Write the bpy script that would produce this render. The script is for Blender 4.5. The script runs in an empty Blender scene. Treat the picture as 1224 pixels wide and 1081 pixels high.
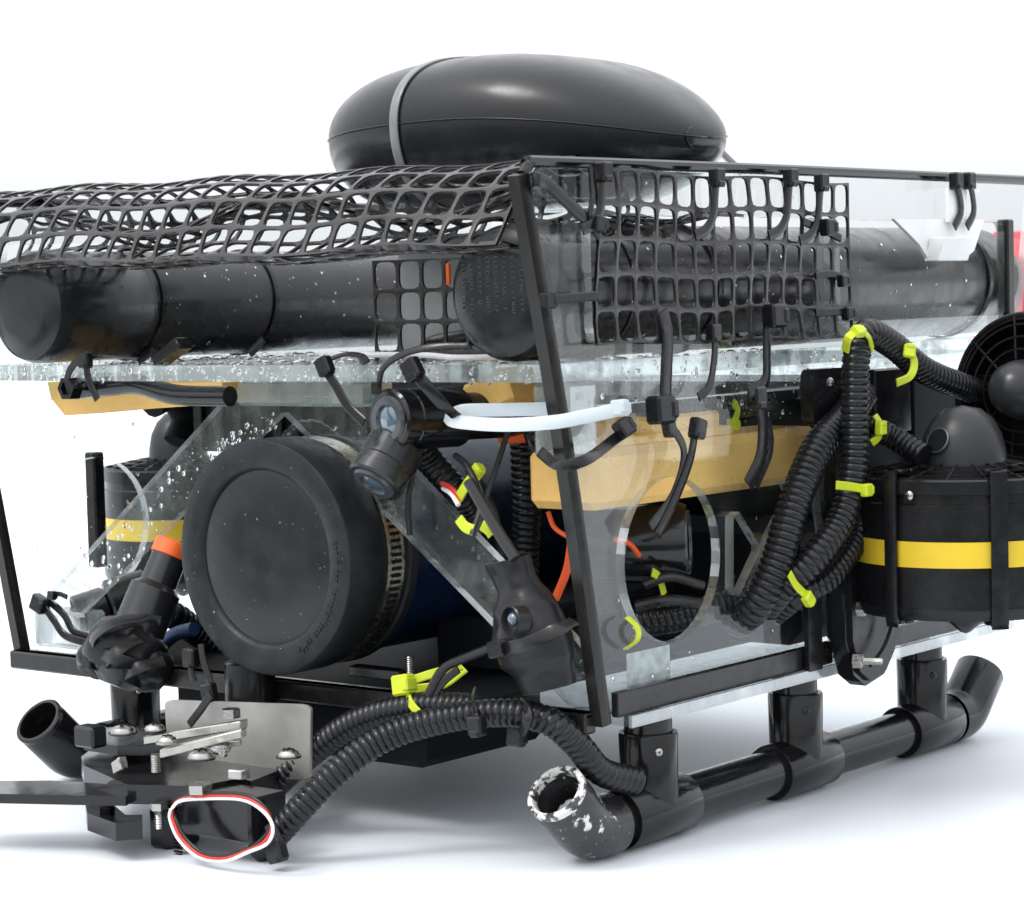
import bpy, math, random
from mathutils import Vector, Matrix, noise
from mathutils.geometry import delaunay_2d_cdt
rnd = random.Random(7)
V = Vector
S = 0.01            # everything is authored in centimetres, the scene is in metres
scene = bpy.context.scene
COL = scene.collection

# ------------------------------------------------------------------ camera
C0 = (612.0, 540.5); F = 2908.1013
RX = V((0.778753667, 0.626793179, -0.025942974))   # rows: world axes seen from the camera
RY = V((-0.020589971, 0.066870400, 0.997549198))
RZ = V((0.626991850, -0.776310931, 0.064981220))
# RX,RY,RZ are the camera's own right, up and back axes in world space
CP = V((77.39286, -103.07139, 22.46589))
cam = bpy.data.cameras.new('camera'); camo = bpy.data.objects.new('camera', cam); COL.objects.link(camo)
camo.matrix_world = Matrix(((RX.x, RY.x, RZ.x, CP.x*S), (RX.y, RY.y, RZ.y, CP.y*S), (RX.z, RY.z, RZ.z, CP.z*S), (0, 0, 0, 1)))
cam.sensor_width = 36; cam.lens = 36*F/1224; cam.clip_start = 0.05; cam.clip_end = 200
cam.dof.use_dof = True; cam.dof.focus_distance = 1.42; cam.dof.aperture_fstop = 22
scene.camera = camo

def A(u, v, x=None, y=None, z=None):
    """the point of a real plane (x, y or z = const, in cm) measured from the photograph"""
    d = RX*(u-C0[0]) + RY*(-(v-C0[1])) - RZ*F
    if x is not None: t = (x-CP.x)/d.x
    elif y is not None: t = (y-CP.y)/d.y
    else: t = (z-CP.z)/d.z
    return CP + d*t
def AY(y, *pts): return [A(u, v, y=y) for u, v in pts]
def AX(x, *pts): return [A(u, v, x=x) for u, v in pts]

# ------------------------------------------------------------------ light
EL, RO = 52, 200
w = bpy.data.worlds.new('World'); scene.world = w; w.use_nodes = True
nt = w.node_tree; bg = nt.nodes['Background']
sky = nt.nodes.new('ShaderNodeTexSky'); sky.sky_type = 'NISHITA'; sky.sun_disc = False
sky.sun_elevation = math.radians(EL); sky.sun_rotation = math.radians(RO); sky.dust_density = 4; sky.air_density = 1.2
hs = nt.nodes.new('ShaderNodeHueSaturation'); hs.inputs['Saturation'].default_value = 0.22
nt.links.new(sky.outputs[0], hs.inputs['Color']); cl_ = nt.nodes.new('ShaderNodeMix'); cl_.data_type = 'RGBA'; cl_.inputs[0].default_value = .72; cl_.inputs[7].default_value = (5.6, 5.7, 5.9, 1)   # bright overcast layer
nt.links.new(hs.outputs[0], cl_.inputs[6])
# a standard overcast sky: the zenith is brighter than the horizon
tcw = nt.nodes.new('ShaderNodeTexCoord'); sx_ = nt.nodes.new('ShaderNodeSeparateXYZ'); nt.links.new(tcw.outputs['Generated'], sx_.inputs[0])
mrw = nt.nodes.new('ShaderNodeMapRange'); mrw.inputs['From Min'].default_value = 0; mrw.inputs['From Max'].default_value = 1; mrw.inputs['To Min'].default_value = .97; mrw.inputs['To Max'].default_value = 2.1
nt.links.new(sx_.outputs['Z'], mrw.inputs[0]); scw = nt.nodes.new('ShaderNodeVectorMath'); scw.operation = 'SCALE'
nt.links.new(cl_.outputs[2], scw.inputs[0]); nt.links.new(mrw.outputs[0], scw.inputs['Scale']); nt.links.new(scw.outputs[0], bg.inputs[0]); bg.inputs[1].default_value = 0.15
sun = bpy.data.lights.new('sun', 'SUN'); suno = bpy.data.objects.new('sun', sun); COL.objects.link(suno)
sun.energy = 1.0; sun.angle = math.radians(16); sun.color = (1, 0.97, 0.92)
sd = V((math.sin(math.radians(RO))*math.cos(math.radians(EL)), math.cos(math.radians(RO))*math.cos(math.radians(EL)), math.sin(math.radians(EL))))
suno.rotation_euler = sd.to_track_quat('Z', 'Y').to_euler()
vs = scene.view_settings; vs.view_transform = 'Standard'; vs.look = 'None'; vs.gamma = 1; vs.exposure = 0.5
scene.render.engine = 'CYCLES'
scene.cycles.max_bounces = 14; scene.cycles.transparent_max_bounces = 40; scene.cycles.transmission_bounces = 10

# ------------------------------------------------------------------ materials
MATS = {}
def mat(name, col=(.5, .5, .5), rough=.5, metal=0, spec=.5, nscale=0, nbump=0, cvar=0, rvar=0, coat=0, trans=0, ior=1.45, alpha=1, dirt=None, stretch=None, sheen=0):
    m = bpy.data.materials.new(name); m.use_nodes = True; n = m.node_tree; L = n.links.new
    p = n.nodes['Principled BSDF']
    p.inputs['Base Color'].default_value = (*col, 1); p.inputs['Roughness'].default_value = rough
    p.inputs['Metallic'].default_value = metal; p.inputs['Specular IOR Level'].default_value = spec
    p.inputs['Coat Weight'].default_value = coat; p.inputs['Coat Roughness'].default_value = .08
    p.inputs['Transmission Weight'].default_value = trans; p.inputs['IOR'].default_value = ior; p.inputs['Alpha'].default_value = alpha
    tc = n.nodes.new('ShaderNodeTexCoord'); mp = n.nodes.new('ShaderNodeMapping'); L(tc.outputs['Object'], mp.inputs[0])
    if stretch: mp.inputs['Scale'].default_value = stretch
    if nscale:
        t = n.nodes.new('ShaderNodeTexNoise'); t.inputs['Scale'].default_value = nscale; t.inputs['Detail'].default_value = 6; L(mp.outputs[0], t.inputs[0])
        if nbump:
            b = n.nodes.new('ShaderNodeBump'); b.inputs['Strength'].default_value = nbump; b.inputs['Distance'].default_value = .001
            L(t.outputs[0], b.inputs['Height']); L(b.outputs[0], p.inputs['Normal'])
        if rvar:
            r = n.nodes.new('ShaderNodeMapRange'); r.inputs['From Min'].default_value = .3; r.inputs['From Max'].default_value = .7
            r.inputs['To Min'].default_value = max(.02, rough-rvar); r.inputs['To Max'].default_value = min(1, rough+rvar)
            L(t.outputs[0], r.inputs[0]); L(r.outputs[0], p.inputs['Roughness'])
        if cvar:
            t2 = n.nodes.new('ShaderNodeTexNoise'); t2.inputs['Scale'].default_value = nscale*.37; t2.inputs['Detail'].default_value = 5; L(mp.outputs[0], t2.inputs[0])
            cr = n.nodes.new('ShaderNodeMapRange'); cr.inputs['From Min'].default_value = .35; cr.inputs['From Max'].default_value = .65
            cr.inputs['To Min'].default_value = 1-cvar; cr.inputs['To Max'].default_value = 1+cvar; L(t2.outputs[0], cr.inputs[0])
            mx = n.nodes.new('ShaderNodeVectorMath'); mx.operation = 'SCALE'; mx.inputs[0].default_value = col
            L(cr.outputs[0], mx.inputs['Scale']); L(mx.outputs[0], p.inputs['Base Color'])
    if dirt:      # (scale, threshold, colour): worn or soiled patches with a shape of their own
        t3 = n.nodes.new('ShaderNodeTexNoise'); t3.inputs['Scale'].default_value = dirt[0]; t3.inputs['Detail'].default_value = 8; t3.inputs['Roughness'].default_value = .7
        L(tc.outputs['Object'], t3.inputs[0])
        r3 = n.nodes.new('ShaderNodeMapRange'); r3.inputs['From Min'].default_value = dirt[1]; r3.inputs['From Max'].default_value = dirt[1]+.04; L(t3.outputs[0], r3.inputs[0])
        mm = n.nodes.new('ShaderNodeMix'); mm.data_type = 'RGBA'; mm.inputs[7].default_value = (*dirt[2], 1)
        if p.inputs['Base Color'].links: L(p.inputs['Base Color'].links[0].from_socket, mm.inputs[6])
        else: mm.inputs[6].default_value = (*col, 1)
        L(r3.outputs[0], mm.inputs[0]); L(mm.outputs[2], p.inputs['Base Color'])
    MATS[name] = m; return m

mat('black_pipe', (0.0072, 0.0072, 0.0078), .16, spec=0.42, nscale=140, nbump=.12, rvar=.08, cvar=.3, dirt=(160, .70, (.22, .22, .22)))
mat('scuffed_pipe', (.02, .02, .022), .24, spec=.6, nscale=160, nbump=.3, rvar=.1, dirt=(95, .605, (.62, .62, .6)))
mat('scuffed_rim', (.03, .03, .032), .35, spec=.5, nscale=160, nbump=.3, dirt=(150, .47, (.60, .60, .58)))
mat('float_black', (0.0096, 0.0108, 0.0120), .26, spec=0.42, nscale=60, nbump=.12, rvar=.12, cvar=.3, dirt=(90, .73, (.09, .1, .1)))
mat('balloon_black', (0.0084, 0.0090, 0.0108), .24, spec=0.42, nscale=40, nbump=.08, rvar=.08, cvar=.25, dirt=(70, .66, (.035, .036, .038)))
mat('cap_rubber', (0.0132, 0.0150, 0.0168), .42, spec=0.25, nscale=220, nbump=.25, rvar=.1, cvar=.25, dirt=(260, .70, (.10, .10, .10)))
mat('cap_disc', (0.0108, 0.0126, 0.0144), .26, spec=0.4, nscale=60, nbump=.05, rvar=.06, cvar=.2, dirt=(150, .74, (.12, .12, .12)))
mat('plastic_black', (0.0084, 0.0084, 0.0096), .26, spec=0.36, nscale=90, nbump=.12, rvar=.1, cvar=.25)
mat('plastic_gloss', (0.0072, 0.0072, 0.0084), .15, spec=0.5, nscale=90, nbump=.08, rvar=.06)
mat('tie_black', (0.0078, 0.0078, 0.0090), .24, spec=0.4, nscale=120, nbump=.1, rvar=.1)
mat('hose_black', (0.0084, 0.0090, 0.0108), .25, spec=0.4, nscale=160, nbump=.1, rvar=.1, cvar=.3)
mat('tape_black', (0.0108, 0.0108, 0.0120), .36, spec=0.34, nscale=110, nbump=.5, rvar=.12, cvar=.3)
mat('rubber_trim', (0.0120, 0.0114, 0.0108), .26, spec=0.42, nscale=70, nbump=.15, rvar=.1, cvar=.3)
mat('net_black', (0.026, 0.024, 0.025), .24, spec=0.5, nscale=120, nbump=.15, rvar=.1, cvar=.25)
mat('strap_satin', (.16, .165, .17), .34, spec=.6, nscale=200, nbump=.15, cvar=.15)
mat('tie_lime', (.46, .54, .02), .38, nscale=120, nbump=.1, cvar=.1)
mat('tie_white', (.50, .56, .60), .34, nscale=120, nbump=.1, trans=.15)
mat('white_plastic', (.78, .80, .80), .35, nscale=60, cvar=.05)
mat('yellow_foam', (.80, .49, .15), .6, nscale=700, nbump=.35, cvar=.03)
mat('yellow_band', (.62, .43, .025), .36, nscale=60, nbump=.05, cvar=.06)
mat('blue_tube', (.004, .013, .036), .3, spec=.22, nscale=50, rvar=.08, cvar=.5)
mat('blue_wrap', (.015, .045, .13), .4, nscale=90, nbump=.4, cvar=.4)
mat('orange_plastic', (.75, .12, .02), .4, nscale=80, cvar=.1)
mat('red_wire', (.55, .03, .02), .4); mat('orange_wire', (.70, .09, .02), .4); mat('white_wire', (.75, .75, .75), .4); mat('black_wire', (.012, .012, .012), .35)
mat('steel', (.40, .39, .37), .25, metal=1, nscale=300, nbump=.1, rvar=.08)
mat('clamp_steel', (.52, .47, .38), .3, metal=1, nscale=300, nbump=.1, rvar=.1, cvar=.3)
mat('brushed_plate', (.42, .41, .385), .4, metal=.85, nscale=60, nbump=.15, rvar=.12, cvar=.22, dirt=(40, .62, (.20, .19, .18)))
mat('aluminium_bar', (.44, .43, .40), .3, metal=.9, nscale=160, nbump=.03, rvar=.1, cvar=.12, stretch=(1, .2, 1))
mat('grey_sheet', (.20, .21, .22), .3, nscale=40, cvar=.25)
mat('lens_glass', (.06, .10, .14), .05, spec=.9, coat=1)
mat('lens_ring', (.05, .055, .06), .22, spec=.6)
mat('lamp_grey', (.035, .036, .038), .26, metal=.5, nscale=90, rvar=.1)
mat('interior_black', (.006, .007, .009), .6, spec=.12, nscale=60, nbump=.1)
mat('nose_grey', (.022, .023, .025), .34, spec=.35, nscale=90, nbump=.1, rvar=.08)
mat('letter_grey', (.07, .075, .08), .3)
mat('red_bag', (.62, .03, .04), .5, nscale=8, cvar=.1)
mat('water', (1, 1, 1), .02, trans=1, ior=1.33)
mat('paper_label', (.34, .37, .37), .5, nscale=300, cvar=.3)
mat('table_white', (.66, .70, .74), .5, nscale=3, nbump=0, cvar=.02, rvar=.05)
mat('dark_ground_green', (.035, .05, .022), .9, nscale=30, nbump=.5, cvar=.4)
mat('ground_pale', (.78, .82, .84), .7, nscale=2, cvar=.02)

def acrylic(name, haze, tint=(.96, .98, .98), edge=False, dc=1.0):
    m = bpy.data.materials.new(name); m.use_nodes = True; n = m.node_tree; L = n.links.new; n.nodes.clear()
    N = n.nodes.new; out = N('ShaderNodeOutputMaterial')
    tr = N('ShaderNodeBsdfTransparent'); tr.inputs[0].default_value = (*tint, 1)
    gl = N('ShaderNodeBsdfGlossy'); gl.inputs['Roughness'].default_value = .05 if not edge else .10
    df = N('ShaderNodeBsdfDiffuse'); df.inputs[0].default_value = (.42*dc, .46*dc, .47*dc, 1)
    tl = N('ShaderNodeBsdfTranslucent'); tl.inputs[0].default_value = (.58*dc, .63*dc, .64*dc, 1)
    md = N('ShaderNodeMixShader'); md.inputs[0].default_value = .5; L(df.outputs[0], md.inputs[1]); L(tl.outputs[0], md.inputs[2])
    fr = N('ShaderNodeFresnel'); ge = N('ShaderNodeNewGeometry')
    ms = N('ShaderNodeMapRange'); ms.inputs['To Min'].default_value = 1.49; ms.inputs['To Max'].default_value = 1/1.49
    L(ge.outputs['Backfacing'], ms.inputs[0]); L(ms.outputs[0], fr.inputs[0])
    tc = N('ShaderNodeTexCoord'); mp = N('ShaderNodeMapping'); L(tc.outputs['Object'], mp.inputs[0])
    t = N('ShaderNodeTexNoise'); t.inputs['Detail'].default_value = 3 if edge else 8; t.inputs['Roughness'].default_value = .5 if edge else .65
    t.inputs['Scale'].default_value = 48 if edge else 34
    if edge: mp.inputs['Scale'].default_value = (1, 1, .12)
    L(mp.outputs[0], t.inputs[0])
    mr = N('ShaderNodeMapRange'); mr.inputs['From Min'].default_value = .38 if edge else .5; mr.inputs['From Max'].default_value = .62 if edge else .75
    mr.inputs['To Min'].default_value = haze*.35 if not edge else .16; mr.inputs['To Max'].default_value = haze*2.6 if not edge else .62
    L(t.outputs[0], mr.inputs[0])
    a = N('ShaderNodeMixShader'); L(mr.outputs[0], a.inputs[0]); L(tr.outputs[0], a.inputs[1]); L(md.outputs[0], a.inputs[2])
    b = N('ShaderNodeMixShader')
    if edge:
        mu = N('ShaderNodeMath'); mu.operation = 'ADD'; mu.inputs[1].default_value = .22; mu.use_clamp = True; L(fr.outputs[0], mu.inputs[0]); L(mu.outputs[0], b.inputs[0])
        bp = N('ShaderNodeBump'); bp.inputs['Strength'].default_value = .5; bp.inputs['Distance'].default_value = .002; L(t.outputs[0], bp.inputs['Height']); L(bp.outputs[0], gl.inputs['Normal'])
    else: L(fr.outputs[0], b.inputs[0])
    L(a.outputs[0], b.inputs[1]); L(gl.outputs[0], b.inputs[2]); L(b.outputs[0], out.inputs[0])
    MATS[name] = m
acrylic('acrylic', .02); acrylic('acrylic_wet', .02); acrylic('acrylic_brace', .11, dc=1.2); acrylic('acrylic_murky', .35, dc=.5); acrylic('acrylic_edge_bright', .5, edge=True, dc=1.5); acrylic('acrylic_edge', .5, edge=True); acrylic('acrylic_pale', .06)

# ------------------------------------------------------------------ mesh collector
class MB:
    def __init__(s): s.v = []; s.f = []; s.m = []
    def add(s, vs, fs, mi=0):
        o = len(s.v); s.v += [V(p) for p in vs]; s.f += [tuple(i+o for i in f) for f in fs]; s.m += [mi]*len(fs)
    def box(s, a, b, mi=0):
        x0, y0, z0 = a; x1, y1, z1 = b
        s.obox(V(((x0+x1)/2, (y0+y1)/2, (z0+z1)/2)), V((abs(x1-x0)/2, 0, 0)), V((0, abs(y1-y0)/2, 0)), V((0, 0, abs(z1-z0)/2)), mi); return s
    def obox(s, c, ax, ay, az, mi=0, ch=.12):
        # a box with chamfered edges: every corner becomes three points
        c = V(c); P = []; idx = {}
        mn = min(ax.length, ay.length, az.length)*min(ch*2, .45)
        e = [max(1-mn/max(a.length, 1e-6), .3) for a in (ax, ay, az)]
        for i in (-1, 1):
            for j in (-1, 1):
                for k in (-1, 1):
                    sg = (i, j, k)
                    for q in range(3):
                        co = [sg[t]*(1 if t == q else e[t]) for t in range(3)]
                        idx[(i, j, k, q)] = len(P); P.append(c+ax*co[0]+ay*co[1]+az*co[2])
        fs = []
        for q in range(3):
            o1, o2 = [t for t in range(3) if t != q]
            for sgn in (-1, 1):
                f = []
                for a_, b_ in ((-1, -1), (1, -1), (1, 1), (-1, 1)):
                    k = [0, 0, 0]; k[q] = sgn; k[o1] = a_; k[o2] = b_; f.append(idx[(*k, q)])
                fs.append(f)
                for s2 in (-1, 1):       # edge strips
                    if q < o1 or True:
                        pass
        for q in range(3):               # the 12 chamfers
            o1, o2 = [t for t in range(3) if t != q]
            for a_ in (-1, 1):
                for b_ in (-1, 1):
                    k0 = [0, 0, 0]; k1 = [0, 0, 0]; k0[q] = -1; k1[q] = 1; k0[o1] = k1[o1] = a_; k0[o2] = k1[o2] = b_
                    fs.append([idx[(*k0, o1)], idx[(*k1, o1)], idx[(*k1, o2)], idx[(*k0, o2)]])
        for i in (-1, 1):
            for j in (-1, 1):
                for k in (-1, 1): fs.append([idx[(i, j, k, q)] for q in range(3)])
        # orient outwards
        ff = []
        for f in fs:
            ce = sum((P[i] for i in f), V())/len(f); nn = (P[f[1]]-P[f[0]]).cross(P[f[2]]-P[f[0]])
            ff.append(f if nn.dot(ce-c) > 0 else f[::-1])
        s.add(P, ff, mi); return s
    def tube(s, path, r, n=14, mi=0, caps=True):
        path = [V(p) for p in path]; m = len(path); rr = r if hasattr(r, '__len__') else [r]*m
        T = [((path[min(i+1, m-1)]-path[max(i-1, 0)]).normalized()) for i in range(m)]
        up = V((0, 0, 1)) if abs(T[0].z) < .9 else V((1, 0, 0)); a = T[0].cross(up).normalized(); P = []
        for i in range(m):
            a = (a-T[i]*a.dot(T[i])).normalized(); b = T[i].cross(a)
            for k in range(n):
                t = 2*math.pi*k/n; P.append(path[i]+(a*math.cos(t)+b*math.sin(t))*rr[i])
        fs = [(i*n+k, i*n+(k+1) % n, (i+1)*n+(k+1) % n, (i+1)*n+k) for i in range(m-1) for k in range(n)]
        if caps: fs += [tuple(range(n))[::-1], tuple((m-1)*n+k for k in range(n))]
        s.add(P, fs, mi); return s
    def lathe(s, prof, o, ax, n=40, mi=0, closed=False, wob=0, caps=True):
        o = V(o); ax = V(ax).normalized(); a = ax.cross(V((0, 0, 1)) if abs(ax.z) < .9 else V((1, 0, 0))).normalized(); b = ax.cross(a); P = []
        for h, r in prof:
            for k in range(n):
                t = 2*math.pi*k/n; q = r*(1+wob*math.sin(3*t+h)); P.append(o+ax*h+(a*math.cos(t)+b*math.sin(t))*q)
        m = len(prof); fs = [(i*n+k, i*n+(k+1) % n, (i+1)*n+(k+1) % n, (i+1)*n+k) for i in range(m-1) for k in range(n)]
        if closed: fs += [((m-1)*n+k, (m-1)*n+(k+1) % n, (k+1) % n, k) for k in range(n)]
        elif caps:
            if prof[0][1] > 1e-4: fs.append(tuple(range(n))[::-1])
            if prof[-1][1] > 1e-4: fs.append(tuple((m-1)*n+k for k in range(n)))
        s.add(P, fs, mi); return s
    def ribbon(s, path, nrm, w, t, mi=0, teeth=False, taper=None):
        path = [V(p) for p in path]; m = len(path); P = []
        for i in range(m):
            T = (path[min(i+1, m-1)]-path[max(i-1, 0)]).normalized()
            nn = V(nrm(path[i]) if callable(nrm) else nrm); nn = (nn-T*nn.dot(T))
            nn = nn.normalized() if nn.length > 1e-5 else V((0, 0, 1)); sd_ = T.cross(nn)
            ww = w*(taper(i/(m-1)) if taper else 1); tt = t*(.55 if teeth and i % 2 else 1)
            e = ww*.12
            for a_, b_ in ((-ww/2, -t/2), (ww/2, -t/2), (ww/2, t*.15), (ww/2-e, tt/2), (-ww/2+e, tt/2), (-ww/2, t*.15)): P.append(path[i]+sd_*a_+nn*b_)
        fs = [(i*6+k, i*6+(k+1) % 6, (i+1)*6+(k+1) % 6, (i+1)*6+k) for i in range(m-1) for k in range(6)]
        fs += [tuple(range(6))[::-1], tuple((m-1)*6+k for k in range(6))]
        s.add(P, fs, mi); return s
    def ball(s, c, rx, ry, rz, n=20, mi=0, lump=0, sc=1.0, M=None):
        P = []; h = n//2; c = V(c)
        for i in range(h+1):
            p = math.pi*i/h
            for k in range(n):
                t = 2*math.pi*k/n; d = V((math.sin(p)*math.cos(t), math.sin(p)*math.sin(t), math.cos(p)))
                q = V((d.x*rx, d.y*ry, d.z*rz))
                if lump: q *= 1+lump*noise.noise(q*sc+c*.37)
                if M: q = M @ q
                P.append(c+q)
        s.add(P, [(i*n+k, (i+1)*n+k, (i+1)*n+(k+1) % n, i*n+(k+1) % n) for i in range(h) for k in range(n)], mi); return s
    def prism(s, outer, holes, org, U, W, t, mi=0, me=0):
        """flat plate: outline and holes in (u,v) along U and W, thickness t along UxW"""
        org = V(org); U = V(U).normalized(); W = V(W).normalized(); N = U.cross(W).normalized()
        pts = []; ed = []; loops = [outer]+list(holes)
        def area(l): return sum(l[i][0]*l[(i+1) % len(l)][1]-l[(i+1) % len(l)][0]*l[i][1] for i in range(len(l)))
        loops = [(l if (area(l) > 0) == (i == 0) else l[::-1]) for i, l in enumerate(loops)]
        for l in loops:
            o = len(pts); pts += [V((p[0], p[1])) for p in l]; ed += [(o+i, o+(i+1) % len(l)) for i in range(len(l))]
        r = delaunay_2d_cdt(pts, ed, [], 0, 1e-5)
        def ins(p, l):
            c = False
            for i in range(len(l)):
                a, b = l[i], l[i-1]
                if (a[1] > p[1]) != (b[1] > p[1]) and p[0] < (b[0]-a[0])*(p[1]-a[1])/(b[1]-a[1])+a[0]: c = not c
            return c
        tris = []
        for f in r[2]:
            ce = (sum(r[0][i][0] for i in f)/len(f), sum(r[0][i][1] for i in f)/len(f))
            if ins(ce, loops[0]) and not any(ins(ce, h) for h in loops[1:]): tris.append(tuple(f))
        pv = r[0]; nv = len(pv)
        f0 = (lambda p, d: org+U*p[0]+W*p[1]+N*d)
        s.add([f0(p, 0) for p in pv]+[f0(p, -t) for p in pv], [f if ((pv[f[1]]-pv[f[0]]).cross(pv[f[2]]-pv[f[0]]) > 0) else f[::-1] for f in tris], mi)
        o = len(s.v)-2*nv
        for f in tris:
            g = f[::-1] if ((pv[f[1]]-pv[f[0]]).cross(pv[f[2]]-pv[f[0]]) > 0) else f
            s.f.append(tuple(i+nv+o for i in g)); s.m.append(mi)
        for l in loops:
            n = len(l); s.add([f0(p, 0) for p in l]+[f0(p, -t) for p in l], [(i, i+n, (i+1) % n+n, (i+1) % n) for i in range(n)], me)
        return s

ORG = {}
def build(name, mb, mats, parent=None, origin=None, smooth=35, kind=None, label=None):
    me = bpy.data.meshes.new(name)
    if origin is None:
        if parent is not None: origin = ORG[parent.name]
        else:
            xs = [p.x for p in mb.v]; ys = [p.y for p in mb.v]; zs = [p.z for p in mb.v]
            origin = V(((min(xs)+max(xs))/2, (min(ys)+max(ys))/2, min(zs)))
    me.from_pydata([(p-origin)*S for p in mb.v], [], mb.f)
    for m in (mats if isinstance(mats, (list, tuple)) else [mats]): me.materials.append(MATS[m])
    me.polygons.foreach_set('material_index', mb.m)
    if smooth:
        me.polygons.foreach_set('use_smooth', [True]*len(me.polygons)); me.set_sharp_from_angle(angle=math.radians(smooth))
    me.update()
    o = bpy.data.objects.new(name, me); COL.objects.link(o); ORG[o.name] = origin.copy()
    if parent is not None: o.parent = parent; o.location = (origin-ORG[parent.name])*S
    else: o.location = origin*S
    if kind: o['kind'] = kind
    if label: o['label'] = label
    return o
def tag(o, label, cat, group=None):
    o['label'] = label; o['category'] = cat
    if group: o['group'] = group
    return o
def thing(name, loc, label, cat, group=None):
    o = bpy.data.objects.new(name, None); COL.objects.link(o); o.location = V(loc)*S; o.empty_display_size = .02; ORG[o.name] = V(loc); return tag(o, label, cat, group)

def spline(pts, step=.25):
    pts = [V(p) for p in pts]
    if len(pts) < 3: pts = [pts[0], (pts[0]+pts[1])/2, pts[1]]
    P = [2*pts[0]-pts[1]]+pts+[2*pts[-1]-pts[-2]]; dense = []
    for i in range(1, len(P)-2):
        for k in range(24):
            t = k/24; a, b, c, d = P[i-1:i+3]
            dense.append(.5*((2*b)+(c-a)*t+(2*a-5*b+4*c-d)*t*t+(3*b-a-3*c+d)*t**3))
    dense.append(pts[-1]); out = [dense[0]]; acc = 0
    for i in range(1, len(dense)):
        seg = dense[i]-dense[i-1]; l = seg.length
        if l < 1e-9: continue
        while acc+l >= step:
            q = (step-acc)/l; np_ = dense[i-1]+seg*q; out.append(np_); seg = dense[i]-np_; l = seg.length; dense[i-1] = np_; acc = 0
        acc += l
    out.append(dense[-1]); return out

# ------------------------------------------------------------------ setting
mb = MB(); far = [A(-900, 812, z=-8.35), A(0, 795, z=-8.35), A(1127, 767, z=-8.35), A(2100, 742, z=-8.35)]
fw = V((-.627, .779, 0)); rt_ = V((.779, .627, 0)); n0 = V((CP.x, CP.y, 0))+fw*88
e0, e1 = n0-rt_*95, n0+rt_*95
mb.prism([(e0.x, e0.y), (e1.x, e1.y), (far[3].x, far[3].y), (far[2].x, far[2].y), (far[1].x, far[1].y), (far[0].x, far[0].y)], [], (0, 0, -8.35), (1, 0, 0), (0, 1, 0), 2.5)
build('table_surface', mb, 'table_white', kind='structure', smooth=0)
g0 = V((CP.x, CP.y, 0))+fw*150
mb = MB().prism([tuple((g0+rt_*a_+fw*b_)[:2]) for a_, b_ in ((-9000, 0), (9000, 0), (9000, 9000), (-9000, 9000))], [], (0, 0, -60), (1, 0, 0), (0, 1, 0), 3); build('paving', mb, 'ground_pale', kind='structure', smooth=0)
mb = MB().prism([tuple((g0+rt_*a_+fw*b_)[:2]) for a_, b_ in ((-9000, -9000), (9000, -9000), (9000, 0), (-9000, 0))], [], (0, 0, -61), (1, 0, 0), (0, 1, 0), 3); build('unseen_dark_ground', mb, 'dark_ground_green', kind='structure', smooth=0)  # unseen dark ground added on the camera side to darken reflections

# ------------------------------------------------------------------ acrylic frame
W_, H = 48.0, 28.65
fr = thing('acrylic_frame', (-24, 24, -1), 'clear acrylic chassis with black rubber edging that carries the whole underwater robot', 'frame')
def rrect(a0, b0, a1, b1, r, n=5):
    o = []
    for cx, cy, st in ((a1-r, b1-r, 0), (a0+r, b1-r, 90), (a0+r, b0+r, 180), (a1-r, b0+r, 270)):
        for k in range(n+1):
            t = math.radians(st+90*k/n); o.append((cx+r*math.cos(t), cy+r*math.sin(t)))
    return o
def circ(cx, cy, r, n=40): return [(cx+r*math.cos(2*math.pi*k/n), cy+r*math.sin(2*math.pi*k/n)) for k in range(n)]
outer = [(0, -.2), (44.5, -.2), (50.5, 29.15), (-4.2, 28.9), (-5.2, 28.5), (-5.3, 28.0)]
P2 = lambda *q: [(A(u, v, x=0).y, A(u, v, x=0).z) for u, v in q]
holes = [rrect(-.2, 19.9, 23.1, 26.5, .9), rrect(24.9, 20.2, 46.2, 26.4, .6), circ(6.75, 7.55, 4.6),
         P2((877, 618), (884, 612), (908, 652), (908, 660), (884, 712), (877, 706)),
         P2((937, 574), (947, 590), (922, 640), (900, 712), (906, 728), (968, 716), (985, 640), (975, 560))]
for name, xo in (('side_panel', 0), ('side_panel', -W_+.6)):
    hs_ = holes if xo == 0 else holes[:3]
    mb = MB().prism(outer, hs_, (xo, 0, 0), (0, 1, 0), (0, 0, 1), .6, 0, 1)
    build(name, mb, ['acrylic_wet' if xo == 0 else 'acrylic', 'acrylic_edge'], fr, smooth=0)
# front panel: an A-shaped plate
Q = lambda *q: [(A(u, v, y=.5).x, A(u, v, y=.5).z) for u, v in q]
# plate thickness runs along -(UxW); x cross z = -y, so the plate goes from y=.5 to y=1.1
mb = MB().prism(Q((278, 474), (486, 474), (500, 562), (697, 766), (716, 790), (722, 846), (690, 845), (583, 733), (465, 612), (345, 493), (215, 622), (98, 738), (60, 716)), [], (0, .5, 0), (1, 0, 0), (0, 0, 1), -.6, 0, 1)
build('front_panel', mb, ['acrylic_brace', 'acrylic_edge_bright'], fr, smooth=0)
zs0, zs1 = A(300, 456, y=-3).z, A(300, 437, y=-3).z
mb = MB().box((-W_-.5, -3, zs0), (-.75, 48, zs1)); build('shelf', mb, 'acrylic_pale', fr)
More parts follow.
